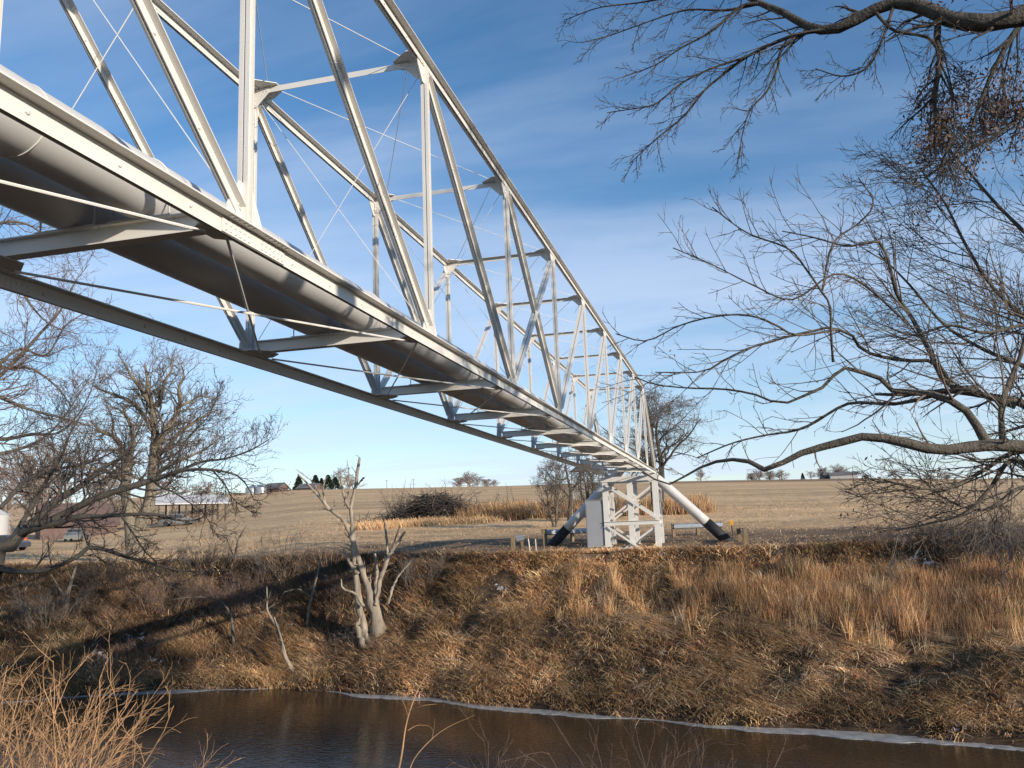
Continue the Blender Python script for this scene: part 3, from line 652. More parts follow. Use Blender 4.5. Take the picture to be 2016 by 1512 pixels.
traced_tree('ash_tree', 'bare ash tree with long horizontal limb and tangled twigs reaching in from the right', RB, trunkA, lims, sp, ('bark', 'twig'), leaves=(.02, .045, 3))

# ---- black overhead limb, top right (another tree standing behind the viewer's right shoulder)
TB = np.array((9.4, -3.2, 4.0))
lims2 = [
 TL((2100, 15, 7., .14), (2010, 32, 6.8, .115), (1950, 45, 6.7, .105), (1870, 38, 6.7, .095), (1820, 15, 6.7, .085), (1765, 4, 6.7, .075), (1715, 22, 6.7, .07), (1660, 52, 6.7, .065), (1625, 60, 6.7, .06), (1580, 48, 6.8, .052), (1550, 28, 6.8, .045), (1500, 8, 6.9, .036), (1430, -25, 7., .025), (1360, -50, 7., .012)),
 TL((1640, 58, 6.7, .03), (1600, 62, 6.7, .026), (1545, 76, 6.8, .022), (1470, 112, 6.9, .018), (1420, 150, 7., .015), (1385, 180, 7., .013), (1345, 230, 7.1, .010), (1290, 275, 7.1, .006), (1240, 322, 7.2, .003)),
 TL((1470, 112, 6.9, .014), (1400, 135, 6.9, .012), (1340, 165, 6.9, .009), (1290, 205, 6.9, .007), (1240, 215, 6.9, .005), (1195, 222, 6.9, .003)),
 TL((1590, 60, 6.8, .022), (1540, 95, 6.7, .018), (1532, 130, 6.7, .013), (1510, 180, 6.7, .010), (1478, 215, 6.7, .007), (1462, 262, 6.7, .005), (1455, 312, 6.7, .003)),
 TL((1500, 8, 6.9, .024), (1460, 12, 6.9, .02), (1400, 62, 6.9, .013), (1340, 95, 6.9, .009), (1290, 128, 6.9, .006), (1230, 150, 6.9, .003)),
 TL((1500, 6, 6.9, .02), (1430, 20, 7., .015), (1350, 20, 7.1, .011), (1270, 45, 7.1, .007), (1200, 70, 7.2, .005), (1145, 84, 7.2, .003)),
 TL((1430, -25, 7., .02), (1340, -10, 7.1, .014), (1260, 5, 7.2, .009), (1180, 15, 7.2, .006), (1110, 40, 7.3, .003)),
 TL((1848, 25, 6.7, .045), (1845, 80, 6.7, .036), (1852, 118, 6.7, .033), (1843, 165, 6.7, .03), (1840, 215, 6.7, .026), (1870, 270, 6.7, .018), (1850, 330, 6.8, .009)),
 TL((1720, 20, 6.7, .02), (1760, 60, 6.6, .016), (1830, 75, 6.6, .014), (1850, 120, 6.6, .012), (1870, 170, 6.6, .009), (1880, 240, 6.6, .005)),
 TL((2080, -40, 7.6, .05), (2000, 60, 7.4, .035), (1960, 130, 7.3, .026), (1930, 200, 7.2, .018), (1900, 280, 7.2, .01), (1850, 330, 7.2, .005)),
 TL((2120, 140, 7.9, .05), (2040, 200, 7.6, .032), (1970, 260, 7.4, .022), (1900, 300, 7.3, .014), (1820, 350, 7.2, .007)),
 TL((1760, 8, 6.7, .02), (1740, 70, 6.6, .014), (1710, 130, 6.6, .010), (1660, 150, 6.6, .007), (1605, 135, 6.6, .003)),
]
sp2 = [dict(k=18, lf=.13, up=-.02, lmax=.7, k2=4, k3=2, r=.003, rf=.3), dict(k=26, lf=.20, up=-.03, k2=5, k3=2, r=.0028, bias=(-.5, 0, -.4)), dict(k=20, lf=.22, up=-.02, k2=4, k3=2, r=.0028, bias=(-.5, 0, -.2)),
       dict(k=20, lf=.26, up=-.05, k2=4, k3=2, r=.0028, bias=(-.3, 0, -.5)), dict(k=20, lf=.22, up=-.03, k2=4, k3=2, r=.0028, bias=(-.4, 0, -.3)), dict(k=20, lf=.18, up=-.02, k2=4, k3=2, r=.0028, bias=(-.4, 0, -.2)),
       dict(k=18, lf=.18, up=-.03, k2=4, k3=2, r=.0028), dict(k=22, lf=.34, up=-.05, k2=6, k3=2, r=.003, bias=(0, 0, -.4)), dict(k=18, lf=.3, up=-.04, k2=5, k3=2, r=.0028),
       dict(k=28, lf=.36, up=-.01, k2=6, k3=3, r=.003), dict(k=28, lf=.36, up=-.01, k2=6, k3=3, r=.003), dict(k=16, lf=.3, up=-.03, k2=5, k3=2, r=.0028, bias=(-.3, 0, -.5))]
j2 = at(2100, 15, 7.)
trunkB = [[((9.4, -3.2, 3.6), .42), ((9.2, -3.0, 6.), .34), ((8.6, -2.5, 8.6), .28), ((8.8, -2.8, 11.), .2), ((9.6, -3.4, 15.), .05)],
          [((8.7, -2.6, 8.4), .22), (tuple((np.array((8.7, -2.6, 8.4))+j2)/2+np.array((0, 0, .25))), .12), (tuple(j2), .092)]]
cam_r = lambda p: (((p-CAM)@RT/((p-CAM)@FW)) > .49) & (vnoise(p[:, 0]*3.3, p[:, 2]*3.3, 301) > .56)
lims2 = [(a, b*.62+.002) for a, b in lims2]
for q_ in sp2: q_['r'] = q_['r']*1.3; q_['rf'] = q_.get('rf', .4)*1.1; q_['w'] = .09; q_['ang'] = 42
traced_tree('overhanging_tree', 'bare tree with thick black limb and drooping twigs overhead in the top right corner', TB, trunkB, lims2, sp2, ('bark_dark', 'twig_dark'), leaves=(.9, .042, 8, cam_r))

# ---- leaning tree on the far bank, left edge
b0, dL = hit(-30, 1165); DL = 40.
LB = np.array(at(-48, 1150, DL)); LB[2] = float(height(LB[0], LB[1]))
def TD(*p, D=DL): return limb([(a, b, D+c, r) for a, b, c, r in p])
lims3 = [
 TD((36, 1055, 0, .28), (55, 1039, 0, .25), (78, 1017, 0, .22), (105, 989, 0, .2), (139, 969, .5, .18), (172, 947, .5, .15), (205, 919, 1, .12), (236, 903, 1, .09), (262, 868, 1.5, .06), (285, 820, 2, .03)),
 TD((60, 1040, 0, .26), (83, 1033, 0, .24), (133, 1008, 0, .2), (178, 986, -.5, .19), (214, 972, -.5, .18), (250, 961, -1, .17), (294, 947, -1, .15), (328, 936, -1, .13), (361, 926, -1.5, .09), (417, 925, -2, .07), (467, 936, -2, .045), (489, 961, -2, .03), (500, 985, -2, .015)),
 TD((333, 934, -1, .1), (368, 920, -1, .08), (403, 908, -1, .065), (444, 903, -1, .05), (494, 886, -1, .035), (530, 865, -1, .018)),
 TD((36, 1052, 0, .2), (75, 1039, -1, .17), (117, 1030, -1.5, .15), (155, 1017, -2, .14), (194, 1017, -2, .12), (236, 1014, -2, .1), (292, 1012, -2.5, .085), (322, 1017, -2.5, .07), (358, 1025, -3, .05), (395, 1021, -3, .03), (430, 1000, -3, .012)),
 TD((0, 1120, -1, .16), (45, 1126, -1.5, .13), (100, 1120, -2, .11), (155, 1094, -2.5, .12), (175, 1078, -2.5, .11), (211, 1083, -3, .1), (250, 1097, -3, .08), (294, 1108, -3, .065), (333, 1119, -3, .045), (370, 1125, -3, .03), (450, 1125, -3, .012)),
 TD((300, 945, -1, .06), (318, 960, -1.5, .05), (340, 968, -2, .04), (366, 985, -2, .03), (400, 1010, -2, .02), (430, 1060, -2, .01)),
 TD((236, 1012, -2, .05), (262, 1050, -2.5, .04), (285, 1085, -3, .03), (310, 1110, -3, .02), (325, 1150, -3, .012)),
 TD((417, 925, -2, .045), (440, 950, -2, .035), (462, 985, -2, .025), (500, 1010, -2, .012)),
 TD((20, 1070, 0, .15), (60, 1000, 1, .12), (90, 950, 2, .1), (120, 900, 3, .08), (140, 850, 3, .05), (170, 800, 4, .025)),
 TD((0, 1000, 1, .12), (60, 940, 1.5, .1), (130, 920, 2, .08), (190, 905, 2.5, .06), (240, 880, 3, .035)),
 TD((345, 932, -1, .06), (350, 905, -1, .055), (358, 880, -1, .045), (380, 850, -1, .03), (410, 820, -1, .018), (432, 770, -1, .008)),
]
sp3 = [dict(k=26, lf=.30, up=.05, k2=6, k3=3, r=.014)]*11
sp3 = [dict(s_, **e) for s_, e in zip(sp3, [dict(up=.08), dict(k=34, lf=.24, up=.07), dict(k=28, up=.08, lf=.38), dict(k=30, lf=.18), dict(k=26, lf=.14), dict(), dict(), dict(), dict(up=.08, lf=.4), dict(up=.06, lf=.4), dict(up=.1, lf=.4)])]
trunkL = [[(tuple(LB-np.array((0, 0, .5))), .42), (tuple(at(-12, 1112, DL)), .36), (tuple(at(15, 1080, DL)), .29), (tuple(at(36, 1055, DL)), .24), (tuple(at(60, 1035, DL)), .18)],
          [(tuple(at(-25, 1128, DL)), .3), (tuple(at(0, 1121, DL-1)), .18)]]
lims3 = [(a, b*.74+.006) for a, b in lims3]
traced_tree('leaning_tree', 'dark bare tree leaning over the far bank from the left edge', LB, trunkL, lims3, sp3, ('bark_dark', 'twig_dark'), leaves=(.05, .11, 3))

# ---- tree behind the left end of the bridge, branches entering from the left edge
DB = 46.
LB2 = np.array(at(-190, 1090, DB)); LB2[2] = float(height(LB2[0], LB2[1]))
def TE(*p): return limb([(a, b, DB+c, r) for a, b, c, r in p])
lims4 = [
 TE((-150, 900, 0, .16), (-60, 790, 0, .12), (0, 740, 0, .10), (40, 700, 0, .085), (85, 650, -.5, .065), (120, 610, -.5, .05), (145, 560, -1, .03), (175, 520, -1, .015)),
 TE((-170, 760, 0, .14), (-60, 770, 0, .11), (0, 782, 0, .10), (40, 800, 0, .08), (90, 815, 0, .06), (150, 830, .5, .04), (200, 850, .5, .02)),
 TE((-160, 700, 1, .14), (-60, 690, 1, .10), (10, 725, 1, .08), (60, 725, 1, .06), (110, 760, 1, .045), (140, 800, 1, .02)),
 TE((-150, 640, -1, .12), (-50, 560, -1, .10), (20, 545, -1, .08), (60, 600, -1, .05), (100, 640, -1, .03), (160, 660, -1, .012)),
 TE((-160, 600, -1, .12), (-60, 470, -1, .09), (0, 440, -1, .07), (50, 440, -1, .05), (95, 470, -1, .03), (130, 500, -1, .012)),
 TE((-100, 850, 1, .12), (0, 865, 1, .10), (60, 855, 1, .08), (120, 850, 1, .055), (170, 790, 1, .03), (200, 700, 1, .012)),
 TE((-60, 790, 0, .08), (30, 690, 0, .06), (90, 700, 0, .05), (130, 640, 0, .035), (180, 610, 0, .014)),
 TE((-120, 900, 0, .12), (-40, 900, 0, .1), (50, 880, 0, .07), (110, 840, 0, .045), (180, 740, 0, .016)),
]
sp4 = [dict(k=30, lf=.30, up=.05, k2=6, k3=3, r=.015)]*8
q0 = LB2
trunkL2 = [[(tuple(LB2-np.array((0, 0, .5))), .5), (tuple(at(-185, 980, DB)), .42), (tuple(at(-170, 850, DB)), .32), (tuple(at(-165, 700, DB)), .2), (tuple(at(-150, 520, DB)), .1)]]
trunkL2 += [[(tuple(at(-172, 870+0*i, DB)), .16), (tuple(l[0][0]), l[1][0])] for i, l in enumerate(lims4)]
traced_tree('bare_tree', 'bare pinkish twigged tree at the left edge rising behind the bridge', LB2, trunkL2, lims4, sp4, ('bark', 'twig_red'))

# ---- big old tree with two trunks, left of centre
def hit_tree(px, py, **k): q, D = hit(px, py); return q, D
q, D = hit(268, 1092); D = 60.; base = onray(268, D)
def TF(*p): return limb([(a, b, D+c, r) for a, b, c, r in p])
lims5 = [
 TF((290, 1010, 0, .4), (300, 950, 0, .36), (303, 900, 0, .33), (306, 860, 0, .28), (302, 820, 0, .22), (296, 780, 0, .16), (290, 745, 0, .1), (284, 715, 0, .04)),
 TF((305, 880, 0, .26), (325, 850, -1, .22), (345, 820, -1, .18), (355, 790, -1.5, .14), (352, 765, -2, .1), (362, 740, -2, .07), (356, 715, -2, .03)),
 TF((302, 850, 0, .2), (285, 820, 1, .16), (262, 795, 1, .13), (235, 780, 1.5, .10), (205, 770, 1.5, .07), (185, 760, 2, .03)),
 TF((305, 900, 0, .2), (330, 880, 1, .17), (355, 850, 2, .13), (385, 830, 2, .10), (415, 812, 2, .06), (440, 805, 2, .02)),
 TF((297, 800, 0, .16), (280, 770, -1, .13), (262, 745, -1, .10), (250, 725, -1, .07), (240, 706, -1, .03)),
 TF((300, 810, 0, .16), (318, 780, 1, .12), (325, 750, 1, .1), (340, 725, 1, .05), (335, 706, 1, .02)),
 TF((247, 980, 0, .3), (248, 930, 0, .26), (240, 885, 0, .2), (225, 860, 0, .15), (200, 850, 0, .1), (180, 830, 0, .05)),
 TF((248, 920, 0, .2), (262, 880, -1, .15), (258, 840, -1, .12), (240, 810, -1, .08), (215, 800, -1, .03)),
 TF((305, 935, 0, .18), (335, 915, -1, .14), (370, 900, -2, .1), (410, 880, -2, .06), (445, 850, -2, .02)),
 TF((247, 950, 0, .16), (215, 930, 1, .13), (170, 920, 1, .1), (130, 905, 1, .06), (95, 880, 1, .02)),
 TF((355, 800, -1.5, .1), (375, 790, -1, .08), (395, 780, -1, .06), (420, 785, -1, .02)),
]
sp5 = [dict(k=24, lf=.36, up=.05, k2=7, k3=4, r=.019)]*11
trunk5 = [[(tuple(base-np.array((0, 0, .5))), .55), (tuple(at(272, 1050, D)), .48), (tuple(at(285, 1015, D)), .44), (tuple(at(291, 1000, D)), .4)],
          [(tuple(at(262, 1085, D)), .45), (tuple(at(256, 1030, D)), .36), (tuple(at(247, 975, D)), .3)]]
traced_tree('old_oak_tree', 'old bare tree with two pale trunks and broad rounded crown at left', base, trunk5, lims5, sp5, ('bark_pale', 'twig'))

# ---- weathered dead snag, centre left
q, D = hit(742, 1262); base = q
def TG_(*p): return limb([(a, b, D+c, r) for a, b, c, r in p])
lims6 = [
 TG_((752, 1292, 0, .42), (747, 1262, 0, .34), (740, 1213, 0, .28), (729, 1172, 0, .22), (714, 1133, 0, .15), (705, 1100, 0, .13), (693, 1064, 0, .12), (681, 1029, .1, .11), (673, 1020, .1, .10), (649, 1002, .2, .085), (631, 981, .2, .07), (610, 957, .3, .055), (598, 944, .3, .045), (586, 934, .3, .035)),
 TG_((728, 1287, .2, .32), (722, 1255, .2, .25), (708, 1190, .2, .19), (700, 1130, .1, .15), (696, 1070, 0, .13), (693, 1023, 0, .12), (690, 1005, 0, .11), (696, 978, 0, .10), (702, 942, 0, .08), (706, 915, 0, .065), (708, 901, 0, .05)),
 TG_((690, 1006, 0, .08), (678, 978, -.2, .065), (673, 955, -.2, .055), (670, 938, -.2, .045)),
 TG_((696, 965, 0, .05), (706, 952, -.2, .042), (717, 940, -.2, .05)),
 TG_((631, 981, .2, .05), (620, 955, .4, .035), (605, 940, .5, .022), (584, 925, .5, .016)),
 TG_((640, 990, .2, .05), (636, 966, 0, .04), (640, 945, 0, .03), (645, 938, 0, .02)),
 TG_((649, 1004, .2, .06), (637, 1001, .2, .04), (628, 1003, .2, .03)),
 TG_((740, 1190, -.3, .13), (748, 1148, -.4, .11), (759, 1112, -.4, .10), (768, 1091, -.4, .09), (786, 1064, -.4, .07), (798, 1047, -.4, .05)),
 TG_((763, 1090, -.4, .07), (760, 1047, -.4, .055), (753, 1014, -.4, .035)),
 TG_((772, 1090, -.4, .055), (778, 1062, -.5, .04), (788, 1034, -.5, .02)),
 TG_((736, 1180, .3, .1), (742, 1130, .4, .08), (738, 1090, .5, .07)),
 TG_((705, 1130, -.2, .09), (690, 1110, -.3, .08), (676, 1082, -.3, .05)),
 TG_((716, 1195, -.3, .09), (700, 1170, -.4, .07), (675, 1158, -.4, .05), (672, 1140, -.4, .025)),
 TG_((764, 1190, -.5, .07), (776, 1150, -.6, .06), (792, 1125, -.6, .04), (810, 1105, -.6, .012)),
 TG_((676, 1000, 0, .03), (685, 975, -.1, .028), (687, 935, -.1, .02), (683, 905, -.1, .012)),
 TG_((708, 1215, -.5, .05), (704, 1235, -.5, .12), (712, 1262, -.5, .15), (724, 1290, -.4, .12)),
]
root = empty('dead_tree', base); tag(root, 'weathered grey dead tree with broken stub branches on the far bank', 'dead tree')
lims6 = [resample(l[0]+rng.normal(size=l[0].shape)*np.minimum(l[1], .12)[:, None]*.22, l[1], 24) for l in lims6]
tr_, br_ = lims6[:2], lims6[2:]
o = tubes('trunk', [(l[0][None], rough(l[0], l[1][None], .13), 10) for l in tr_], 'snag', root); local([o], base)
for l in br_: o = tubes('branch', [(l[0][None], rough(l[0], l[1][None], .13), 7)], 'snag', root); local([o], base)
tw = []
for l in lims6[:8]:
    B, Br = spawn(l[0][None], l[1][None], 14, .3, 1., 48, .12, 5, .3, .05, .2, rmin=.008, lmax=.9); C_, Cr = spawn(B, Br, 2, .3, 1., 40, .5, 4, .6, 0, .2, rmin=.006); tw += [(B, Br, 4), (C_, Cr, 3)]
o = tubes('twig', tw, 'snag', root); local([o], base)

# small dead stems on the bank
def stem(name, label, pts, bp, mt='snag', cat='dead sapling', group=None, kids=5):
    q, Dq = hit(*bp); L_ = [limb([(a, b, Dq+c, r) for a, b, c, r in p], 14) for p in pts]
    root = empty(name, q); tag(root, label, cat, group)
    o = tubes('trunk', [(L_[0][0][None], L_[0][1][None], 7)], mt, root); local([o], q)
    bt = []
    for l in L_[1:]: o = tubes('branch', [(l[0][None], l[1][None], 6)], mt, root); local([o], q)
    for l in L_: B, Br = spawn(l[0][None], l[1][None], kids, .3, 1., 50, .3, 5, .4, .05, .2, rmin=.007); C_, Cr = spawn(B, Br, 4, .3, 1., 40, .5, 4, .6, 0, .2, rmin=.005); bt += [(B, Br, 4), (C_, Cr, 3)]
    o = tubes('twigs', bt, mt, root); local([o], q)
stem('dead_sapling', 'pale broken forked stem leaning over the waterline left of the big dead tree', [[(582, 1330, 0, .1), (562, 1293, 0, .09), (550, 1250, 0, .08), (542, 1228, 0, .07)], [(544, 1232, 0, .06), (527, 1203, 0, .05), (526, 1175, 0, .04), (525, 1154, 0, .035)], [(565, 1300, 0, .06), (553, 1255, -.1, .05), (540, 1215, -.1, .03)]], (582, 1330), kids=2)
stem('sapling', 'thin bare sapling standing between two clumps of brush on the left bank', [[(604, 1240, 0, .09), (608, 1200, 0, .08), (616, 1165, 0, .06), (628, 1118, 0, .04), (633, 1090, 0, .015)], [(613, 1178, 0, .03), (590, 1160, 0, .025), (560, 1165, 0, .012)]], (604, 1242), 'bark_pale', 'sapling')
stem('sapling', 'short bare sapling under the leaning tree at far left', [[(131, 1200, 0, .12), (134, 1170, 0, .1), (142, 1140, 0, .08), (150, 1115, 0, .05)], [(132, 1180, 0, .05), (118, 1160, 0, .04), (100, 1130, 0, .02)]], (131, 1205), 'bark_pale', 'sapling')
stem('sapling', 'arching bare sapling over the reddish brush halfway up the left bank', [[(460, 1270, 0, .08), (455, 1215, 0, .07), (435, 1185, 0, .05), (390, 1175, 0, .03), (340, 1180, 0, .012)]], (460, 1272), 'bark', 'sapling', kids=8)
stem('sapling', 'small bushy bare sapling at the field edge left of the dead tree', [[(462, 1110, 0, .07), (464, 1085, 0, .06), (470, 1060, 0, .04), (485, 1035, 0, .015)], [(462, 1100, 0, .04), (450, 1070, 0, .03), (440, 1040, 0, .012)]], (462, 1112), 'bark', 'sapling', kids=14)
for (bx, by, hh, lab) in ((650, 1120, 60, 'low twiggy shrub on the lip just left of the dead tree'), (560, 1090, 45, 'low twiggy shrub at the field edge between sapling and dead tree'), (240, 1120, 40, 'low twiggy shrub beneath the old two-trunked tree')):
    stem('shrub', lab, [[(bx+dx, by, 0, .03), (bx+dx*1.6, by-hh*.5, 0, .022), (bx+dx*2.4+4, by-hh, 0, .01)] for dx in (-14, -6, 2, 9, 16)], (bx, by), 'twig', 'shrub', kids=9)

# ---- trees beyond the tower
def farbase(px, D): p = onray(px, D); return p
bare_tree('bare_tree', 'broad dark bare tree beyond the far end of the bridge, right of the tower top', farbase(1290, 78), 10.2, 6.2, .34, (14, 9, 8, 4), ('bark_dark', 'twig'), trunks=2, up=.03, twig_r=.014, lowest=.35)
bare_tree('bare_tree', 'bare tree with a bent limb beyond the field edge, left of the tower', farbase(1119, 66), 6.3, 3., .17, (9, 7, 6, 2), ('bark_dark', 'twig'), up=.02, twig_r=.012, lowest=.4)
bare_tree('bare_tree', 'small vase-shaped bare tree with pale upright stems beside the reeds', farbase(1091, 64), 4.6, 2.2, .07, (9, 7, 5, 2), ('bark', 'twig'), trunks=5, up=.12, twig_r=.010, lowest=.15)
bare_tree('bare_tree', 'small dense bare tree against the wire corn crib', farbase(1160, 70), 5.2, 2.6, .10, (10, 7, 6, 2), ('bark_dark', 'twig'), trunks=3, up=.08, twig_r=.012, lowest=.2)

# ------------------------------------------------------------------ dry grass: every blade is a bent ribbon
def blades(pos, h, width, ldir, lean, droop, col, nseg=3):
    n = len(pos); t = np.linspace(0, 1, nseg+1)[None, :, None]
    up_ = np.array((0, 0, 1.))[None, None]
    d = np.concatenate([ldir, np.zeros((n, 1))], 1)[:, None]
    H = h[:, None, None]; L = lean[:, None, None]; Dp = droop[:, None, None]
    c = pos[:, None]+up_*H*(t-Dp*t*t)+d*H*L*t**1.4
    a = rng.uniform(0, 2*math.pi, n); s_ = np.stack([np.cos(a), np.sin(a), np.zeros(n)], -1)[:, None]
    wv = width[:, None, None]*(1-.85*t)
    v = np.stack([c-s_*wv*.5, c+s_*wv*.5], 2)           # n, nseg+1, 2, 3
    v = v.reshape(-1, 3); b = (np.arange(n)*(nseg+1)*2)[:, None]; i = np.arange(nseg)[None]*2
    f = np.stack([b+i, b+i+1, b+i+3, b+i+2], -1).reshape(-1, 4)
    cc = np.repeat(col, (nseg+1)*2, axis=0)*np.tile(np.repeat(np.linspace(.8, 1.1, nseg+1), 2), n)[:, None]
    return v, f, cc
def grass_obj(name, label, parts):
    V, F, C = [], [], []; o_ = 0
    for v, f, c in parts: V.append(v); F.append(f+o_); C.append(c); o_ += len(v)
    o = mesh_np(name, np.vstack(V), [np.vstack(F)], M['grass'], colors=np.vstack(C)); tag(o, label, None, None, 'stuff'); return o
def su(x, y): s_ = y-edgey(x); return s_, s_/bankw(x)
def azpx(x, y):
    q_ = np.stack([x, y, np.full_like(x, 3.)], -1)-CAM; return 1008+FPX*(q_@RT)/(q_@FW)
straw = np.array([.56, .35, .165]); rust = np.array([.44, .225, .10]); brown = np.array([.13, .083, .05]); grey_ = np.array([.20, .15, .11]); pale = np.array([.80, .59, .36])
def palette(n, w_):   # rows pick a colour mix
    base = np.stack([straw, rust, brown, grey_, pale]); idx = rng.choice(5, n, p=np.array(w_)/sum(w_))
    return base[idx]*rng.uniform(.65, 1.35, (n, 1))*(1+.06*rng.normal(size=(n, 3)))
def tussocks(nc, xr, ur, fn, per, rad, h, lean, droop, wd, pal, flow=(0, 0), flowamt=0., outw=1.):
    """clumps of blades scattered on the bank between waterline (u=0) and lip (u=1); fn(x,y,u)->keep probability"""
    x = rng.uniform(*xr, nc); u = rng.uniform(*ur, nc); y = edgey(x)+u*bankw(x)
    keep = rng.random(nc) < fn(x, y, u); x, y, u = x[keep], y[keep], u[keep]; m_ = len(x)
    if m_ == 0: return None
    cs = rng.uniform(.6, 1.3, m_); ci = np.repeat(np.arange(m_), per); n = len(ci)
    r_ = rad*cs[ci]*np.sqrt(rng.random(n)); a = rng.uniform(0, 2*math.pi, n)
    px_ = x[ci]+r_*np.cos(a); py_ = y[ci]+r_*np.sin(a); pos = np.stack([px_, py_, height(px_, py_)-.03], -1)
    ra = rng.uniform(0, 2*math.pi, m_); fl = np.stack([.8*np.cos(ra)+flow[0], .8*np.sin(ra)-.35+flow[1]], -1)
    out = np.stack([np.cos(a), np.sin(a)], -1)*(r_/rad)[:, None]*outw
    ld = out+fl[ci]*(flowamt+.55)+.6*rng.normal(size=(n, 2)); ld = norm(ld)
    cp = palette(m_, pal)[ci]*.6+palette(n, pal)*.4
    tone = (.62+1.1*vnoise(x*.5, y*.7, 95)*(.6+.8*vnoise(x*1.7, y*1.7, 96)))[ci][:, None]
    return blades(pos, h*cs[ci]*rng.uniform(.5, 1.25, n), wd*rng.uniform(.6, 1.4, n), ld, lean*rng.uniform(.5, 1.5, n), droop*rng.uniform(.6, 1.3, n), cp*tone*np.where(rng.random(n) < .12, 1.5, .92)[:, None])
def patch(x, y, s_, seed, lo, hi): return sm((fbm(x*s_, y*s_, 3, seed)-lo)/(hi-lo))
parts = []
# rounded straw tussocks over the middle of the bank
parts.append(tussocks(4700, (-11.5, 24), (.02, 1.0), lambda x, y, u: (.03+.97*patch(x, y, .75, 101, .44, .54))*np.where((u < .5) & (x > -4), .40, 1.), 46, .36, .66, .75, .66, .034, (5, 2.5, 3, 2, 1.8)))
# flattened washed grass on the lower right bank
parts.append(tussocks(4200, (-7, 24), (.05, .55), lambda x, y, u: (.02+.98*patch(x*.4, y, 1.1, 103, .45, .54)), 42, .40, .46, 1.9, .9, .034, (5, 1.5, 3, 2.5, 3), flow=(.9, .1), flowamt=1.2, outw=.3))
# upright rusty reeds on the upper right bank
parts.append(tussocks(2500, (1.0, 26), (.46, .84), lambda x, y, u: (.02+.98*patch(x, y*.7, .42, 107, .43, .56))*sm((x-.5)/4), 40, .34, .88, .22, .18, .017, (2, 5, 5, 2, .8), outw=.35))
# tufts hanging over the lip
parts.append(tussocks(1500, (-16, 26), (.93, 1.05), lambda x, y, u: np.where(u > .985, .25, .8)*np.where(x > 1, .55, 1.), 34, .32, .40, .9, .7, .032, (4, 3, 2, 1, 1)))
# fringe at the waterline
parts.append(tussocks(1500, (-34, 24), (.02, .12), lambda x, y, u: np.full_like(x, .8), 36, .3, .5, .9, .75, .032, (5, 2, 3, 2, 3)))
# low thatch everywhere
def scatter(n, xr, ur, h, lean, droop, wd, pal, k=1.):
    x = rng.uniform(*xr, n); u = rng.uniform(*ur, n); y = edgey(x)+u*bankw(x); pos = np.stack([x, y, height(x, y)-.02], -1)
    return blades(pos, h*rng.uniform(.4, 1.4, n), wd*rng.uniform(.6, 1.3, n), norm(rng.normal(size=(n, 2))+np.array((.5, -.6))), lean*rng.uniform(.5, 1.6, n), droop*rng.uniform(.6, 1.2, n), palette(n, pal)*k)
parts.append(tussocks(700, (-4, 26), (.3, .9), lambda x, y, u: .15+.85*patch(x, y, .5, 109, .5, .62), 30, .22, .95, .2, .14, .015, (2.5, 5, 4, 1, 1), outw=.3))
parts.append(scatter(50000, (-13, 25), (.02, 1.02), .22, 1.3, .75, .034, (3, 2, 5, 5, .8), .85))
g1 = grass_obj('dry_grass', 'matted straw and rust coloured dry grass covering the far river bank', [p for p in parts if p])
# darker brush and dead forbs on the left bank, palette deepened for its shade
parts = []
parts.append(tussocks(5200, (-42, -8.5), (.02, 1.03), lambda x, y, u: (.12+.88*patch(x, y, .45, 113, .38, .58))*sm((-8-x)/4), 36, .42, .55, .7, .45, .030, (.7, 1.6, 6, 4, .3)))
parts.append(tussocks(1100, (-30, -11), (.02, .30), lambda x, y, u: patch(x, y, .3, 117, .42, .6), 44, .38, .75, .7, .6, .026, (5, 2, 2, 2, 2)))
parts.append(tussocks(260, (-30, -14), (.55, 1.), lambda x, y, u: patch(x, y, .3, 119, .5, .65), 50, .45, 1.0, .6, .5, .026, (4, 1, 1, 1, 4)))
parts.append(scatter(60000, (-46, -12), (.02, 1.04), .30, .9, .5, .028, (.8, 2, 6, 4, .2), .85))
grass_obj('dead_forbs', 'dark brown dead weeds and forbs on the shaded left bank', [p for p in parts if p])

def field_grass(name, label, n, cpx, D0, D1, h, pal, wd=.04, lean=.25, fn=None, per=16, rad=.4):
    px_ = rng.uniform(*cpx, n); D_ = rng.uniform(D0, D1, n)
    q_ = np.array([at(a, 1000, b)[:2] for a, b in zip(px_, D_)]); 
    if fn is not None: q_ = q_[rng.random(len(q_)) < fn(q_[:, 0], q_[:, 1])]
    m_ = len(q_); ci = np.repeat(np.arange(m_), per); nn_ = len(ci)
    xy = q_[ci]+rng.normal(size=(nn_, 2))*rad; cs = rng.uniform(.6, 1.3, m_)[ci]
    pos = np.stack([xy[:, 0], xy[:, 1], height(xy[:, 0], xy[:, 1])-.03], -1)
    return blades(pos, h*cs*rng.uniform(.55, 1.2, nn_), wd*rng.uniform(.6, 1.4, nn_), norm(rng.normal(size=(nn_, 2))+np.array((-.3, -.2))), lean*rng.uniform(.4, 1.6, nn_), .2*rng.random(nn_), palette(m_, pal)[ci]*.6+palette(nn_, pal)*.4, 2)
grass_obj('tall_reeds', 'strip of tall rusty reeds behind the tower and brush pile', [
    field_grass('', '', 2600, (905, 1385), 76, 86, 1.35, (3, 3, 3, 1, 1.), .05, .25, lambda x, y: .3+.7*patch(x, y, .18, 131, .35, .55), 14, .5),
    field_grass('', '', 500, (700, 980), 74, 79, .6, (5, 2, 0, 0, 3), .05, .4, None, 16, .5)])
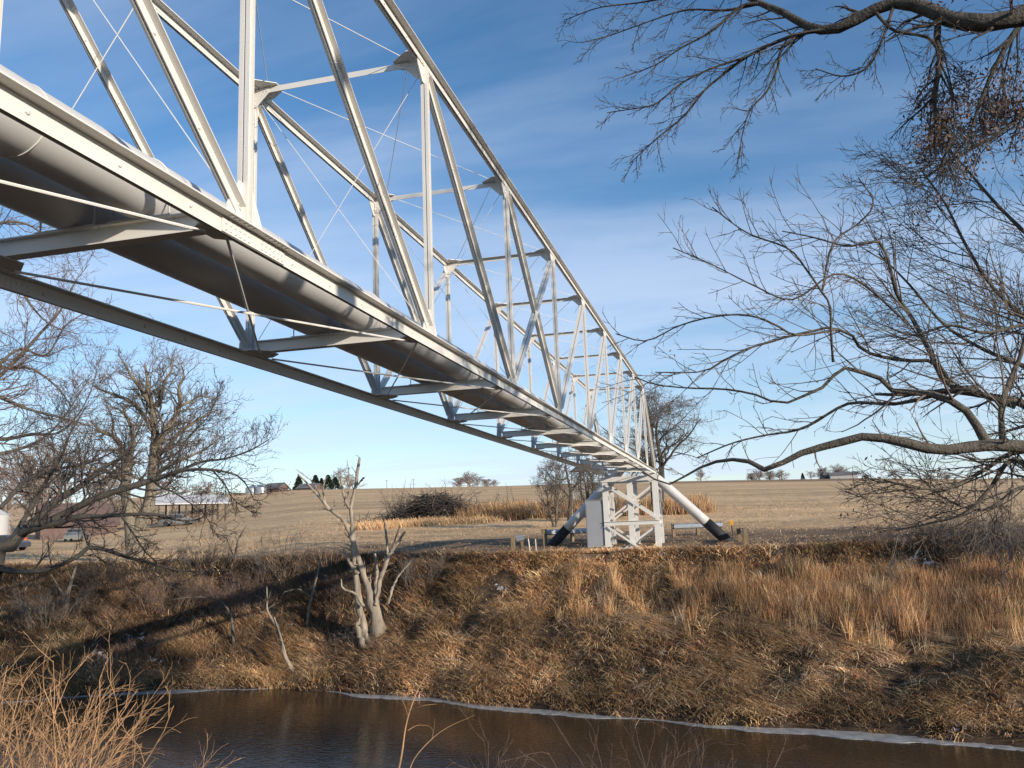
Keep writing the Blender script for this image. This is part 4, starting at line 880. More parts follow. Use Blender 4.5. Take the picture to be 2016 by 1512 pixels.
def fld(n, px0, px1, D0, D1, h, pal, k):
    px_ = rng.uniform(px0, px1, n); D_ = D0+(D1-D0)*rng.random(n)**1.6
    d = FW[None]+RT[None]*((px_-1008)/FPX)[:, None]; d = d/np.hypot(d[:, 0], d[:, 1])[:, None]
    x = CAM[0]+d[:, 0]*D_; y = CAM[1]+d[:, 1]*D_
    kp = (y-edgey(x))/bankw(x) > 1.02; x, y, D_ = x[kp], y[kp], D_[kp]
    kp = rng.random(len(x)) < (.25+.75*patch(x, y*2, .25, 139, .35, .6)); x, y, D_ = x[kp], y[kp], D_[kp]; n = len(x)
    pos = np.stack([x, y, height(x, y)-.02], -1)
    return blades(pos, h*rng.uniform(.5, 1.4, n), .012*(D_/30), norm(rng.normal(size=(n, 2))), rng.uniform(.4, 2., n), .4*rng.random(n), palette(n, pal)*k, 2)
grass_obj('field_stubble', 'short cut stubble standing on the tan field', [fld(90000, -80, 2100, 42, 95, .13, (4, 2, 2, 2, 4), 1.05)])

# ------------------------------------------------------------------ near-bank bushes and stems in the foreground
def bush(name, label, base, n, h, sprd, mats, r=.006, k=(7, 4), up=.0, bias=(0, 0, 0), cat='bush', leanv=(0, 0)):
    base = np.array(base, float); root = empty(name, base); tag(root, label, cat)
    st = np.zeros((n, 12, 3)); a = rng.uniform(0, 2*math.pi, n); r_ = sprd*.35*np.sqrt(rng.random(n))
    d = norm(np.stack([np.cos(a)*rng.uniform(.1, .8, n)+leanv[0], np.sin(a)*rng.uniform(.1, .8, n)+leanv[1], np.full(n, 1.1)], -1))
    st[:, 0] = np.stack([r_*np.cos(a), r_*np.sin(a), np.full(n, -.1)], -1); L_ = h*rng.uniform(.5, 1.1, n)/11
    for i in range(1, 12): d = norm(d+.09*rng.normal(size=(n, 3))+np.array((0, 0, up))); st[:, i] = st[:, i-1]+d*L_[:, None]
    R_ = r*rng.uniform(.8, 1.5, (n, 1))*np.linspace(1, .3, 12)[None]
    B, Br = spawn(st, R_, k[0], .2, 1., 35, .4, 7, .6, up, .14, rmin=r*.45, bias=bias); C_, Cr = spawn(B, Br, k[1], .2, 1., 35, .5, 5, .7, up, .16, rmin=r*.3)
    tubes('stem', [(st, R_, 5)], mats[0], root); tubes('twig', [(B, Br, 4), (C_, Cr, 3)], mats[1], root); return root
def nb(px, D): p = at(px, 1400, D); return (p[0], p[1], float(height(p[0], p[1])))
q = nb(-150, 7.4); bush('willow_bush', 'golden sunlit willow shrub with fine upswept stems at the lower left corner', q, 130, 1.75, 1.7, ('twig_gold', 'twig_gold'), .0055, (10, 6), .01, leanv=(.05, .05))
q = nb(-70, 6.4); bush('willow_bush', 'second golden willow clump, cut off by the left edge below the leaning tree', q, 60, 1.8, 1.4, ('twig_gold', 'twig_gold'), .006, (8, 4), .01)
q = nb(1190, 6.5); bush('red_twig_bush', 'low thin purplish twig bush rising over the water at lower right of centre', q, 70, 1.7, 1.5, ('twig_red', 'twig_red'), .0032, (8, 5), .0)
# single sunlit whip in the centre foreground
D = 5.6
def TW(*p): return limb([(a, b, D+c, r) for a, b, c, r in p], 18)
wl = [TW((775, 1560, 0, .014), (790, 1490, 0, .012), (797, 1440, 0, .010), (803, 1412, 0, .009), (812, 1385, 0, .007), (826, 1350, 0, .005), (845, 1325, 0, .002)),
      TW((803, 1412, 0, .004), (798, 1392, .1, .003), (788, 1370, .1, .002), (784, 1352, .1, .001)), TW((806, 1402, 0, .004), (830, 1390, -.1, .003), (860, 1386, -.1, .0015)),
      TW((803, 1438, 0, .004), (822, 1428, .1, .003), (845, 1430, .1, .002), (853, 1440, .1, .001)),
      TW((800, 1540, .1, .007), (815, 1495, .1, .006), (850, 1455, .1, .005), (885, 1430, .1, .003), (935, 1408, .1, .0012)), TW((850, 1456, .1, .003), (855, 1430, .1, .002), (856, 1415, .1, .001))]
wl = [(a, b*.55) for a, b in wl]; base = np.array(wl[0][0][0]); gz = float(height(base[0], base[1]))
root = empty('young_shoot', (base[0], base[1], gz)); tag(root, 'single orange brown young shoot forking over the water at bottom centre', 'shoot')
o = tubes('stem', [(resample([(base[0], base[1], gz-.1), tuple(base)], [.009, .008], 6)[0][None], np.full((1, 6), .008), 6), (wl[0][0][None], wl[0][1][None], 6)], 'twig_gold', root); local([o], (base[0], base[1], gz))
o = tubes('twig', [(l[0][None], l[1][None], 5) for l in wl[1:]], 'twig_gold', root); local([o], (base[0], base[1], gz))
# near-bank grass (bottom-left corner, and darker blades with painted shade where the viewer stands)
n = 26000; x = rng.uniform(-7, 9, n); y = rng.uniform(-4, 10.5, n); z = height(x, y); kp = (z > WZ+.1) & (np.hypot(x-CAM[0], y-CAM[1]) > 1.2)
x, y, z = x[kp], y[kp], z[kp]; n = len(x)
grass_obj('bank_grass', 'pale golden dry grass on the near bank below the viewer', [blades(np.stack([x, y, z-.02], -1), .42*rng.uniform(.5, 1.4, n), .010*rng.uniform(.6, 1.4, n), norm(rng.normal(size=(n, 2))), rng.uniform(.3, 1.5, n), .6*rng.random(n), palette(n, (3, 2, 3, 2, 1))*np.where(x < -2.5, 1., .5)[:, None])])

# brush clumps on the left bank and right lip
def bank(px, py): return hit(px, py)[0]
for (px_, py_, n_, h_, w_, mt_, lab) in (
    (95, 1230, 34, 1.6, 3., 'twig', 'tangled grey brush low on the bank beneath the leaning tree'), (330, 1200, 38, 1.7, 3.4, 'twig_red', 'tangled reddish brush left of the arching sapling'),
    (480, 1215, 40, 1.9, 3.2, 'twig_red', 'tangled reddish brush with arching canes left of the forked stem'), (270, 1290, 30, 1.0, 3., 'twig_red', 'low reddish weeds at the waterline left of centre'), (560, 1140, 34, 1.6, 3., 'twig', 'dark brush clump just below the field edge'),
    (650, 1180, 34, 1.8, 2.6, 'twig_dark', 'dark brush thicket tight against the dead tree on its left'), (200, 1160, 30, 1.4, 3., 'twig_dark', 'dark brush on the lip beneath the two-trunked tree'),
    (715, 1275, 26, .8, 1.6, 'twig', 'fine brush around the foot of the dead tree'), (830, 1150, 26, 1.3, 2.2, 'twig', 'thin brush clump tight against the dead tree on its right'), (400, 1120, 30, 1.3, 3.5, 'twig', 'low grey brush on the lip by the small saplings')):
    bush('brush_clump', lab, bank(px_, py_), int(n_*1.6), h_*1.45, w_*1.25, (mt_, mt_), .014, (10, 6), .0, cat='brush')
for (px_, py_, n_, h_, w_, mt_, lab) in (
    (1960, 1110, 60, 2.2, 4., 'twig', 'pale arching brush at the right edge below the ash tree'), (1880, 1085, 44, 1.6, 3.4, 'twig_dark', 'dark low brush on the right lip beside the arching brush'),
    (1760, 1075, 26, 1.0, 3., 'twig_red', 'low reddish brush on the lip right of the dark soil')):
    bush('brush_clump', lab, bank(px_, py_), int(n_*1.3), h_*1.2, w_*1.2, (mt_, mt_), .013, (10, 6), -.02, cat='brush')
# piled-up brush beyond the field edge
q = onray(860, 82); root = empty('brush_pile', q); tag(root, 'long heap of cut branches in front of the tan field, left of the reeds', 'brush pile')
n = 1500; a = rng.normal(size=(n, 3))*np.array((3.2, 1.2, .0)); hgt = 2.5*np.exp(-(a[:, 0]/3.4)**2)*rng.random(n)**.8
st = np.zeros((n, 5, 3)); d = norm(rng.normal(size=(n, 3))*np.array((1.6, 1, .35))+np.array((-.3, 0, .12))); st[:, 0] = np.stack([a[:, 0], a[:, 1], hgt], -1)
for i in range(1, 5): d = norm(d+.22*rng.normal(size=(n, 3))); st[:, i] = st[:, i-1]+d*rng.uniform(.2, .5, (n, 1))
st[:, :, 2] = np.maximum(st[:, :, 2], .0)
tubes('branch', [(st, rng.uniform(.015, .05, (n, 1))*np.linspace(1, .4, 5)[None], 4)], 'twig_dark', root)
n = 60; st = np.zeros((n, 9, 3)); st[:, 0] = np.stack([rng.normal(size=n)*3.2, rng.normal(size=n), rng.uniform(.8, 1.8, n)], -1); d = norm(rng.normal(size=(n, 3))*np.array((1, .6, .5))+np.array((0, 0, .7)))
for i in range(1, 9): d = norm(d+.16*rng.normal(size=(n, 3))+np.array((0, 0, -.04))); st[:, i] = st[:, i-1]+d*.34
B, Br = spawn(st, np.full((n, 9), .03), 6, .2, 1., 45, .4, 5, .5, 0, .2, rmin=.012); tubes('twig', [(st, np.full((n, 9), .03)*np.linspace(1, .3, 9)[None], 4), (B, Br, 3)], 'twig', root)
q = onray(790, 84); bush('shrub', 'greyish leaning shrub at the left end of the brush pile', q, 40, 3.2, 3.2, ('twig', 'twig'), .02, (8, 4), .02, cat='shrub', leanv=(.3, 0))
q = onray(1205, 74); bush('shrub', 'brownish shrub behind the tower braces', q, 30, 2.6, 2.4, ('twig_dark', 'twig'), .02, (8, 4), .02, cat='shrub')

# snow remnants on the bank
sn_spots = [(270, 1262, .75, .3), (195, 1292, .9, .22), (165, 1300, .3, .16), (122, 1298, .3, .12), (560, 1160, .45, .35), (572, 1232, .25, .2), (1330, 1246, .55, .1), (1290, 1280, .5, .25), (1262, 1320, .2, .1), (886, 1362, .28, .3), (985, 1160, .3, .08), (1890, 1427, .3, .14), (1690, 1283, .12, .1), (1245, 1080, .9, .3), (300, 1300, .4, .12), (1305, 1085, .5, .25), (1820, 1105, .5, .2), (1920, 1115, .5, .2)]
V = []; F = []; o_ = 0
for (px_, py_, sx, sy) in sn_spots:
    q, _ = hit(px_, py_)
    for _ in range(16):
        cx, cy = q[0]+rng.normal()*sx*.55, q[1]+rng.normal()*sy*.6; r1 = rng.uniform(.02, .06)*(sx+.4); k_ = 9; th = np.arange(k_)*2*math.pi/k_; rr = r1*rng.uniform(.45, 1.2, k_)
        x = cx+rr*np.cos(th)*2.2; y = cy+rr*np.sin(th)*.8
        top = np.stack([x, y, height(x, y)+.02], -1); cen = np.array([[cx, cy, float(height(cx, cy))+.05]]); bot = top-np.array((0, 0, .25))
        V += [cen, top, bot]; F += [(o_, o_+1+j, o_+1+(j+1) % k_) for j in range(k_)]; F += [(o_+1+j, o_+1+k_+j, o_+1+k_+(j+1) % k_) for j in range(k_)]+[(o_+1+j, o_+1+k_+(j+1) % k_, o_+1+(j+1) % k_) for j in range(k_)]
        o_ += 1+2*k_
tag(mesh_np('snow', np.vstack(V), [np.array(F)], M['snow'], smooth=True), 'small remnants of crusted snow on the bank', None, None, 'stuff')

# ------------------------------------------------------------------ guardrails, posts, markers by the tower
def wrail(m, a, b, z):
    a = np.array((*a, z)); b = np.array((*b, z)); d = norm(b-a); s_ = np.cross(d, (0, 0, 1.))
    prof = [(0, -.155), (.03, -.13), (.075, -.085), (.075, -.06), (.01, -.01), (.01, .01), (.075, .06), (.075, .085), (.03, .13), (0, .155)]
    poly = prof+[(x+.008, y) for x, y in prof[::-1]][0:0]
    outer = [(x-.006, y) for x, y in prof][::-1]
    m.prism(prof+outer, a, b, s_, (0, 0, 1.))
def guardrail(name, label, pA, pB, posts, zoff=.62, ph=.82):
    a = onray(*pA); b = onray(*pB); z0 = (a[2]+b[2])/2; root = empty(name, a); tag(root, label, 'guardrail')
    m = MB(); wrail(m, (0, 0), (b-a)[:2], z0-a[2]+zoff); m.build('rail', M['galv'], root)
    for t in posts:
        p = (b-a)*t; d = norm((b-a)[None, :2])[0]; m = MB(); nrm_ = np.array((-d[1], d[0])); c = p[:2]+nrm_*.12
        m.box((c[0], c[1], z0-a[2]+ph/2-.2), (.17, .2, ph+.4), rz=math.atan2(d[1], d[0])); m.build('post', M['postwood'], root)
guardrail('guardrail', 'galvanised guardrail on wooden posts right of the tower behind the slanting pipe', (1324, 52), (1420, 53), (.0, .5, 1.))
guardrail('guardrail', 'galvanised guardrail on a dark post left of the tower behind the cabinet', (1073, 50), (1168, 52), (.0, .55, 1.))
guardrail('guardrail', 'short guardrail end with two tall yellowish posts, left of the slanting pipe', (1012, 43.5), (1028, 46.5), (0., 1.), .72, .88)
guardrail('guardrail', 'short guardrail end with two squat posts, right of the slanting pipe', (1468, 44.5), (1455, 48), (0., 1.), .62, .78)
def stake(name, label, px, D, h, w_, mt, cat, lean=0., topper=None):
    p = onray(px, D); root = empty(name, p); tag(root, label, cat); m = MB()
    m.tube([(0, 0, -.2), (lean*.2, 0, h*.4), (lean, 0, h)], w_/2, 8); m.build('post', M[mt], root)
    if topper: m = MB(); m.box((lean, -.03, h-.12), (.2, .02, .26)); m.box((lean, -.045, h-.12), (.14, .012, .18)); m.build('sign_plate', M[topper], root)
    return root
stake('marker_post', 'pale curved stake beside the short guardrail, left of a similar shorter one', 1039.5, 46, .72, .075, 'cream', 'stake', -.06)
stake('marker_post', 'pale stake nearer the slanting pipe, right of the curved stake', 1052, 46.5, .62, .065, 'cream', 'stake', -.02)
stake('metal_rod', 'thin dark metal rod standing just right of the pale stakes', 1055, 47, .85, .03, 'darkwood', 'rod')
stake('marker_post', 'tall brown wooden marker post with a small square plate', 1067.5, 47.5, 1.05, .08, 'postwood', 'marker post', .0, 'postwood')
stake('marker_post', 'yellow plastic pipeline marker on a brown stake right of the tower', 1438.5, 49, 1.05, .07, 'darkwood', 'marker post', -.03, 'yellow')

# ------------------------------------------------------------------ farm buildings and background trees
def gable(m, w_, d, h, rh, ov=.3):
    pass
def barn(name, label, base, rz, w_, d, h, rh, wall, roof, cat='barn', windows=(), doors=(), open_=False):
    root = empty(name, base); root.rotation_euler = (0, 0, rz); tag(root, label, cat)
    if not open_:
        m = MB(); m.prism([(-w_/2, -1), (w_/2, -1), (w_/2, h), (0, h+rh), (-w_/2, h)], (0, -d/2, 0), (0, d/2, 0), (1, 0, 0), (0, 0, 1)); wl_ = m.build('wall', M[wall], root)
    else:
        for i in range(6):
            for sx in (-1, 1):
                m = MB(); m.box((sx*w_/2*.96, -d/2+.2+i*(d-.4)/5, h/2), (.22, .22, h)); m.build('post', M['darkwood'], root)
        m = MB()
        for yy in (-d/2+.1, d/2-.1): m.prism([(-w_/2, h), (w_/2, h), (0, h+rh)], (0, yy-.05, 0), (0, yy+.05, 0), (1, 0, 0), (0, 0, 1))
        m.build('gable_board', M['darkwood'], root)
    m = MB(); t = .14
    for sx in (-1, 1):
        sl_ = np.array((sx*(w_/2+.35), h-.35*rh/(w_/2))); tp = np.array((sx*-.0, h+rh))
        pl = [(sl_[0], sl_[1]+.02), (tp[0], tp[1]+.02), (tp[0], tp[1]+.02+t), (sl_[0], sl_[1]+.02+t)]
        m.prism(pl if sx < 0 else pl[::-1], (0, -d/2-.35, 0), (0, d/2+.35, 0), (1, 0, 0), (0, 0, 1))
    m.build('roof', M[roof], root)
    for (f, u_, z_, ww, hh) in windows:
        m = MB()
        if f == 'x': m.box((w_/2*1.0+.02, u_, z_), (.05, ww, hh))
        elif f == '-x': m.box((-w_/2-.02, u_, z_), (.05, ww, hh))
        else: m.box((u_, -d/2-.02, z_), (ww, .05, hh))
        m.build('window', M['glass'], root)
    for (f, u_, z_, ww, hh) in doors:
        m = MB()
        if f == 'x': m.box((w_/2+.02, u_, z_), (.06, ww, hh))
        elif f == '-x': m.box((-w_/2-.02, u_, z_), (.06, ww, hh))
        else: m.box((u_, -d/2-.02, z_), (ww, .06, hh))
        m.build('door', M['roofgrey' if wall != 'white' else 'darkwood'], root)
    return root
def fb(px, py, D):   # point seen at that pixel at distance D, base not below ground
    p = at(px, py, D); z = float(height(p[0], p[1])); return np.array((p[0], p[1], min(p[2], z) if p[2] < z+1 else z))
barn('barn', 'large weathered brown barn with low wide roof behind the leaning tree', fb(150, 1042, 135), RAD(-42), 8, 9.5, 1.6, 3.0, 'barnred', 'barnred', windows=[('y', -2.3, .9, .9, .9), ('y', 2.3, .9, .9, .9), ('-x', -3, .8, .8, .8), ('-x', -1, .8, .8, .8), ('-x', 1, .8, .8, .8), ('-x', 3, .8, .8, .8)], doors=[('y', 0, .8, 1.1, 1.5)])
barn('open_shed', 'open pole shed with pale tin roof on the slope right of the two-trunked tree', fb(372, 1030, 130), RAD(-42), 4.5, 9.5, 2.9, 1.1, 'barnred', 'roofwhite', cat='shed', open_=True)
barn('barn', 'small brown roofed barn on the skyline left of the conifers', onray(543, 236), RAD(80), 4, 5.2, 1.0, 1.3, 'barnred', 'roofgrey', windows=[('y', 0, .8, .6, .5)])
barn('house', 'low farmhouse with dark roof tucked under the skyline conifers', onray(610, 254), RAD(85), 4, 6, .5, 1.1, 'barnred', 'roofgrey', cat='house', windows=[('y', -.8, .4, .5, .4), ('y', 1., .4, .5, .4)])
barn('long_shed', 'long white shed with dark roof on the right skyline', onray(1666, 262), RAD(90), 4, 7.4, 1.15, .7, 'white', 'roofgrey', cat='shed', windows=[('x', -2, .8, .7, .5), ('x', 1, .8, .7, .5)])
barn('barn', 'little dark shed at the left end of the long white shed', onray(1638, 264), RAD(90), 3, 2.6, .9, .6, 'barnred', 'roofgrey', cat='shed', doors=[('x', 0, .6, .8, 1.1)])
def bin_(name, label, base, r, h, rh, wall='galv', roof='galv', cat='grain bin'):
    root = empty(name, base); tag(root, label, cat); m = MB(); zs = np.arange(-.5, h, h/14.); pts = [(0, 0, z) for z in zs]
    m.tube(pts, [r*(1+.012*(i % 2)) for i in range(len(zs))], 28); m.build('wall', M[wall], root, True)
    m = MB(); m.tube([(0, 0, zs[-1]+.01), (0, 0, zs[-1]+rh*.98), (0, 0, zs[-1]+rh)], [r*1.06, r*.12, .05], 28); m.build('roof', M[roof], root); return root
bin_('grain_bin', 'squat steel grain bin on the skyline, left one of the pair', onray(496, 238), 1.8, 1.5, .7)
bin_('grain_bin', 'squat steel grain bin on the skyline, beside the small barn', onray(514, 236), 1.6, 1.6, .7)
bin_('silo', 'pale concrete silo cut by the left edge behind the orange fence', fb(-2, 1048, 120), .95, 3.9, .6, 'white', 'roofwhite', 'silo')
# wire corn crib
base = onray(1163, 96); root = empty('corn_crib', base); tag(root, 'round wire mesh corn crib with a dark conical roof behind the bridge end', 'corn crib')
m = MB(); rc, hc = 2.0, 4.1
for z in np.arange(0, hc, .22): m.tube([(rc*math.cos(t), rc*math.sin(t), z) for t in np.linspace(0, 2*math.pi, 25)], .016, 4, False)
for i in range(40): t = i*2*math.pi/40; m.tube([(rc*math.cos(t), rc*math.sin(t), -.3), (rc*math.cos(t), rc*math.sin(t), hc)], .014, 4)
m.build('wire_wall', M['galv'], root)
for i in range(6):
    t = i*math.pi/3+.2; m = MB(); m.tube([(rc*math.cos(t), rc*math.sin(t), -.3), (rc*math.cos(t), rc*math.sin(t), hc)], .05, 6); m.build('post', M['darkwood'], root)
m = MB(); m.tube([(0, 0, hc-.05), (0, 0, hc+1.3), (0, 0, hc+1.45)], [rc*1.12, .25, .2], 20); m.build('roof', M['roofgrey'], root)
# orange mesh fence and parked vehicles far left
a = fb(-40, 1036, 105); b = fb(56, 1034, 105); root = empty('mesh_fence', a); tag(root, 'bright orange mesh fence by the silo at the left edge', 'fence')
m = MB()
for i in range(13):
    t = i/12.; p = (b-a)*t
    m.tube([(p[0], p[1], -.2), (p[0], p[1], 1.25)], .03, 5)
m.build('post', M['darkwood'], root)
m = MB(); nn_ = 46
for i in range(nn_+1):
    t = i/nn_; p = (b-a)*t; m.box((p[0], p[1], .72+(b-a)[2]*t), (.045, .02, .95))
for z in np.arange(.25, 1.25, .13): m.prism([(-.01, -.028), (.01, -.028), (.01, .028), (-.01, .028)], (0, .02, z), tuple((b-a)+np.array((0, .02, z))), (0, 1, 0), (0, 0, 1))
m.build('mesh', M['orange'], root)
def vehicle(name, label, base, rz, L_, W_, body, cab0, cab1, mt, cat):
    root = empty(name, base); root.rotation_euler = (0, 0, rz); tag(root, label, cat)
    m = MB(); m.prism([(-L_/2, .35), (L_/2, .35), (L_/2, .80), (L_*.42, .98), (cab1+.45, 1.02), (cab1, 1.55), (cab1-.15, 1.62), (cab0+.2, 1.62), (cab0, 1.5), (cab0-.15, 1.02), (-L_/2, .98)], (0, -W_/2, 0), (0, W_/2, 0), (1, 0, 0), (0, 0, 1)); m.build('body', M[mt], root)
    for sy in (-1, 1):
        m = MB(); m.prism([(cab0+.05, 1.06), (cab1+.25, 1.06), (cab1-.1, 1.5), (cab0+.15, 1.5)], (0, sy*(W_/2+.003)-.004, 0), (0, sy*(W_/2+.003)+.004, 0), (1, 0, 0), (0, 0, 1)); m.build('window', M['glass'], root)
        for sx in (-.32, .32):
            m = MB(); m.tube([(sx*L_, sy*(W_/2-.12), .34), (sx*L_, sy*(W_/2+.06), .34)], .34, 16); m.build('wheel', M['rubber'], root)
    m = MB(); m.prism([(0, -W_*.4), (0, W_*.4), (.47, W_*.38), (.47, -W_*.38)], (cab1+.46, 0, 1.06), (cab1+.47, 0, 1.06), (0, 0, 1), (0, 1, 0)) if False else m.box((cab1+.27, 0, 1.3), (.03, W_*.84, .4)); m.build('windscreen', M['glass'], root)
vehicle('parked_truck', 'dusty grey pickup parked in front of the brown barn', fb(151, 1045, 122), RAD(-60), 5.0, 1.9, None, -.6, .9, 'greycar', 'pickup')
vehicle('parked_car', 'blue car at the left edge below the orange fence', fb(8, 1054, 100), RAD(20), 4.5, 1.8, None, -1.1, .7, 'bluecar', 'car')
vehicle('parked_car', 'grey car parked under the open shed', fb(350, 1030, 128), RAD(25), 4.5, 1.8, None, -1.1, .7, 'greycar', 'car')

def conifer_proto(name, h, r):
    root = empty(name, (0, 0, 0)); m = MB(); m.tube([(0, 0, -.3), (0, 0, h*.5), (0, 0, h)], [.04*h*.5, .02*h, .01], 6); m.build('trunk', M['bark_dark'], root)
    n = 2600; t = rng.random(n)**.75; z = h*(.08+.92*t); rr = r*(1-t)**.8*(.85+.3*rng.random(n))+.08; a = rng.uniform(0, 2*math.pi, n)
    rad = rr*np.sqrt(rng.uniform(.25, 1, n))*(1+.25*np.sin(a*3+z*2.4)); c = np.stack([rad*np.cos(a), rad*np.sin(a), z-.25*rad], -1)
    d = norm(np.stack([np.cos(a), np.sin(a), -.35+rng.normal(size=n)*.35], -1)); s_ = norm(np.cross(d, rng.normal(size=(n, 3)))); L_ = h*rng.uniform(.04, .09, n)[:, None]
    v = np.stack([c-d*L_*.4, c+s_*L_*.3, c+d*L_, c-s_*L_*.3], 1).reshape(-1, 3); f = np.arange(n)[:, None]*4+np.arange(4)[None]
    mesh_np('crown', v, [f], M['conifer'], root); return root
cp_ = conifer_proto('conifer_tree', 10., 2.7); protos = {0: cp_}
def place(proto, px, D, hs, label, group, cat, ws=1., first=False):
    o = proto if first else copy_tree(proto)
    b = onray(px, D); o.location = b; o.scale = (hs*ws, hs*ws, hs); o.rotation_euler = (0, 0, rng.uniform(0, 6)); tag(o, label, cat, group); return o
def vis_h(px, pytop, D):   # height needed so the top reaches the pixel row
    return at(px, pytop, D)[2]-float(onray(px, D)[2])
labs = ['short conifer at the left end of the skyline row', 'stubby conifer between the short one and the tall pointed one', 'tall pointed conifer standing alone left in the skyline row', 'little conifer tip right of the pointed conifer', 'tall slim conifer fourth of the skyline row', 'smaller conifer between two taller skyline ones', 'widest dark conifer of the skyline row', 'dark conifer at the right end of the skyline row']
for i, (px_, py_, w_) in enumerate(((571, 961, 1.1), (579, 957, 1.1), (588, 937, .95), (599, 956, .8), (621, 935, .95), (633, 941, .85), (646, 935, 1.05), (660, 939, 1.1))):
    D = 262+4*(i % 3); place(cp_, px_, D, vis_h(px_, py_, D)/10., labs[i], 'conifers on the left skyline', 'conifer', w_*1.45, i == 0)
for i, (px_, py_, lab) in enumerate(((1586, 931, 'ragged conifer on the right skyline among bare trees'), (1622, 936, 'small dark cone-shaped conifer beside the long white shed'))):
    D = 270; place(cp_, px_, D, vis_h(px_, py_, D)/10., lab, 'conifers on the right skyline', 'conifer', 1.1)
fp = []
for i in range(3):
    t_ = bare_tree('far_tree', 'x', (0, 0, 0), 8., (4.2, 4.8, 3.6)[i], .28, (14, 9, 7, 0), ('farwood', 'farwood'), trunks=(1, 2, 3)[i], up=.05, twig_r=.035, lowest=(.25, .15, .1)[i], sides=(6, 4, 3)); fp.append(t_)
ft = [(672, 932, 0, 1.2, 'reddish bare tree at the right end of the skyline conifers'), (688, 945, 1, 1.2, 'low bare tree right of the conifer row'),
      (905, 944, 2, 1.3, 'bare skyline tree at the left end of the middle clump'), (922, 940, 1, 1.4, 'widest bare tree of the middle skyline clump'), (941, 943, 0, 1.4, 'bare skyline tree inside the middle clump, right of the widest'), (958, 946, 2, 1.4, 'low bare tree near the right of the middle clump'), (975, 949, 1, 1.3, 'lowest bare tree at the right end of the middle clump'),
      (1486, 934, 2, 1.3, 'faint bare tree at the left end of the right skyline row'), (1502, 931, 1, 1.3, 'bare many-stemmed tree left of the row centre, right skyline'), (1520, 930, 2, 1.2, 'bare tree next in the row on the right skyline'), (1542, 932, 1, 1.3, 'bare tree closing the row on the right skyline'),
      (1603, 932, 0, 1.2, 'bare rounded tree between the two right conifers'), (1628, 925, 2, 1.1, 'pale bare tree just left of the big skyline tree'), (1655, 924, 1, 1.25, 'biggest pale bare tree towering over the long white shed'), (1668, 926, 0, 1.1, 'bare tree close right of the biggest one'),
      (1710, 936, 2, 1.3, 'low spreading bare tree right of the long white shed'), (1738, 939, 2, 1.2, 'faint low bare tree in the gap before the round one'), (1770, 928, 0, 1.3, 'round-headed bare tree alone on the right skyline'),
      (1830, 936, 1, 1.5, 'bare hedge tree far right behind hanging twigs'), (1870, 936, 2, 1.5, 'second bare hedge tree far right'), (1915, 938, 1, 1.5, 'third bare hedge tree far right'), (1960, 940, 2, 1.5, 'bare hedge tree nearest the right edge'),
      (330, 962, 0, 1.3, 'bare round tree above the open shed roof, left'), (405, 968, 1, 1.2, 'low bare tree behind the open shed roof, right'), (60, 930, 1, 1.2, 'bare farmyard tree right of the silo'), (110, 925, 0, 1.2, 'bare farmyard tree behind the brown barn'), (215, 950, 2, 1.2, 'bare farmyard tree right of the brown barn'), (20, 930, 0, 1.1, 'bare farmyard tree over the silo'),
      (1385, 931, 1, .8, 'faint bare tree on the skyline just right of the slanting pipe')]
used = set()
for px_, py_, kx, w_, lab in ft:
    D = 150 if (px_ < 260) else (165 if px_ < 420 else rng.uniform(262, 285)); h_ = vis_h(px_, py_, D)*1.25
    place(fp[kx], px_, D, h_/8., lab, 'bare trees on the skyline', 'bare tree', w_*max(.8, min(1.5, 4.5/h_+.45)), kx not in used); used.add(kx)
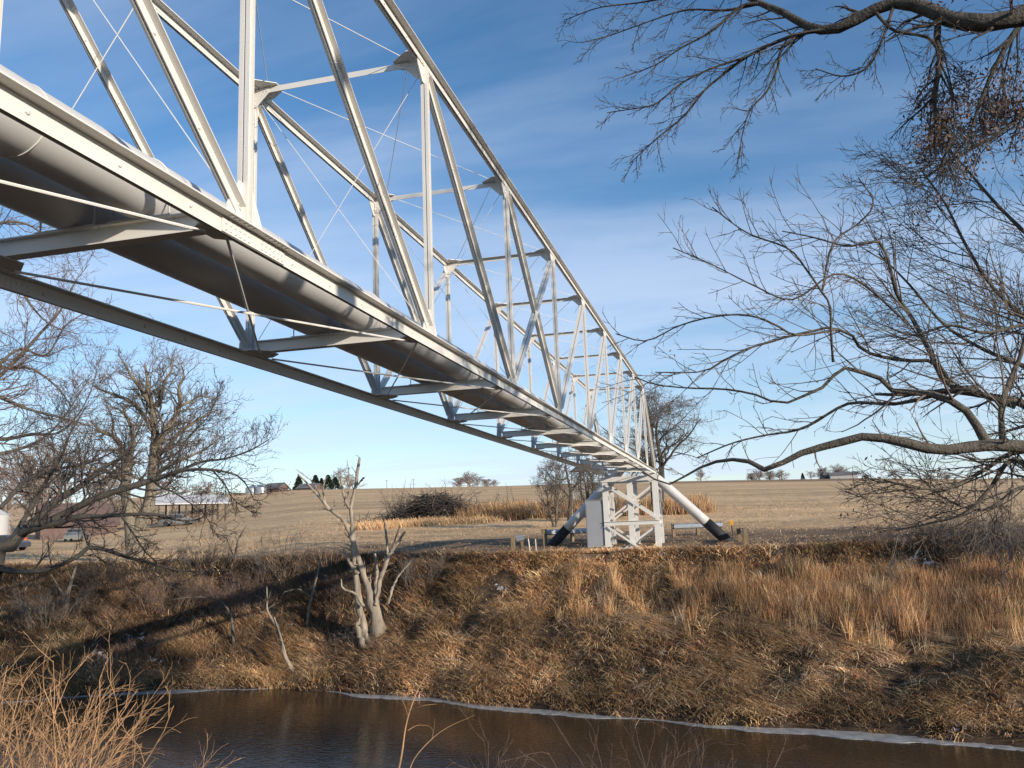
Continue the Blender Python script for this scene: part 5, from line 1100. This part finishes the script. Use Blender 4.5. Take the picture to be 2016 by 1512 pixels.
# thin utility poles on the ridge
for i, (px_, py_, lab) in enumerate(((762, 945, 'thin utility pole on the ridge right of the dead tree'), (815, 943, 'thin utility pole on the ridge above the brush pile'), (1052, 938, 'thin utility pole on the ridge left of the bridge end'))):
    D = 262; p = onray(px_, D); h_ = vis_h(px_, py_, D); root = empty('utility_pole', p); tag(root, lab, 'utility pole', 'utility poles on the ridge')
    m = MB(); m.tube([(0, 0, -.5), (0, 0, h_)], .06, 6); m.build('pole', M['darkwood'], root); m = MB(); m.box((0, 0, h_-.25), (1.1, .08, .08)); m.build('crossarm', M['darkwood'], root)

# ------------------------------------------------------------------ upper ash crown shading the truss; unseen near-bank trees added to shade left bank
A = np.array([resample([(8.6, 2.5, 7.), (9.4, 2.6, 10.), (9.8, 2.8, 13.), (10., 3., 15.5)], [.19, .14, .08, .03], 14)[0], resample([(8.7, 2.5, 8.5), (10.2, 3.6, 11.), (12., 4.4, 13.5), (13., 5., 15.)], [.14, .1, .06, .03], 14)[0],
              resample([(8.7, 2.5, 8.), (10.4, 1.6, 10.), (12.2, .6, 12.), (13.4, .2, 13.5)], [.14, .1, .06, .03], 14)[0]]); AR = np.linspace(.15, .03, 14)[None].repeat(3, 0)
B, Br = spawn(A, AR, 16, .2, 1., 60, .6, 9, .5, .05, .2, rmin=.012, lmin=1.6, taperL=.3); C_, Cr = spawn(B, Br, 10, .15, 1., 45, .5, 6, .6, .03, .22, rmin=.010); E_, Er = spawn(C_, Cr, 9, .1, 1., 45, .6, 5, .7, 0, .2, rmin=.008)
ash = bpy.data.objects['ash_tree']
rp_ = lambda P_: ((P_[:, -1]-CAM)@RT/np.maximum((P_[:, -1]-CAM)@FW, .1)) > .66      # keep only crown branches outside the frame, there to shade the truss
kB, kC, kE = rp_(B), rp_(C_), rp_(E_)
o = tubes('crown', [(A, AR, 7), (B[kB], Br[kB], 4), (C_[kC], Cr[kC], 3), (E_[kE], Er[kE], 3)], 'twig', ash); local([o], RB)
sh = bare_tree('bare_tree', 'unseen bare tree added on the near bank right of the frame for shade', (34., -4., float(height(34., -4.))), 16.5, 3.6, .4, (24, 13, 10, 5), ('bark_dark', 'twig_dark'), up=.05, twig_r=.022, lowest=.5)
tag(sh, group='unseen trees added on the near bank for shade')
for i, (x_, y_, h_, a_) in enumerate(((39., -5., 18.5, 3.1), (44., -6., 20., 5.2))):
    c_ = copy_tree(sh); c_.location = (x_, y_, float(height(x_, y_))); c_.rotation_euler = (0, 0, a_); c_.scale = (h_/16.8,)*3
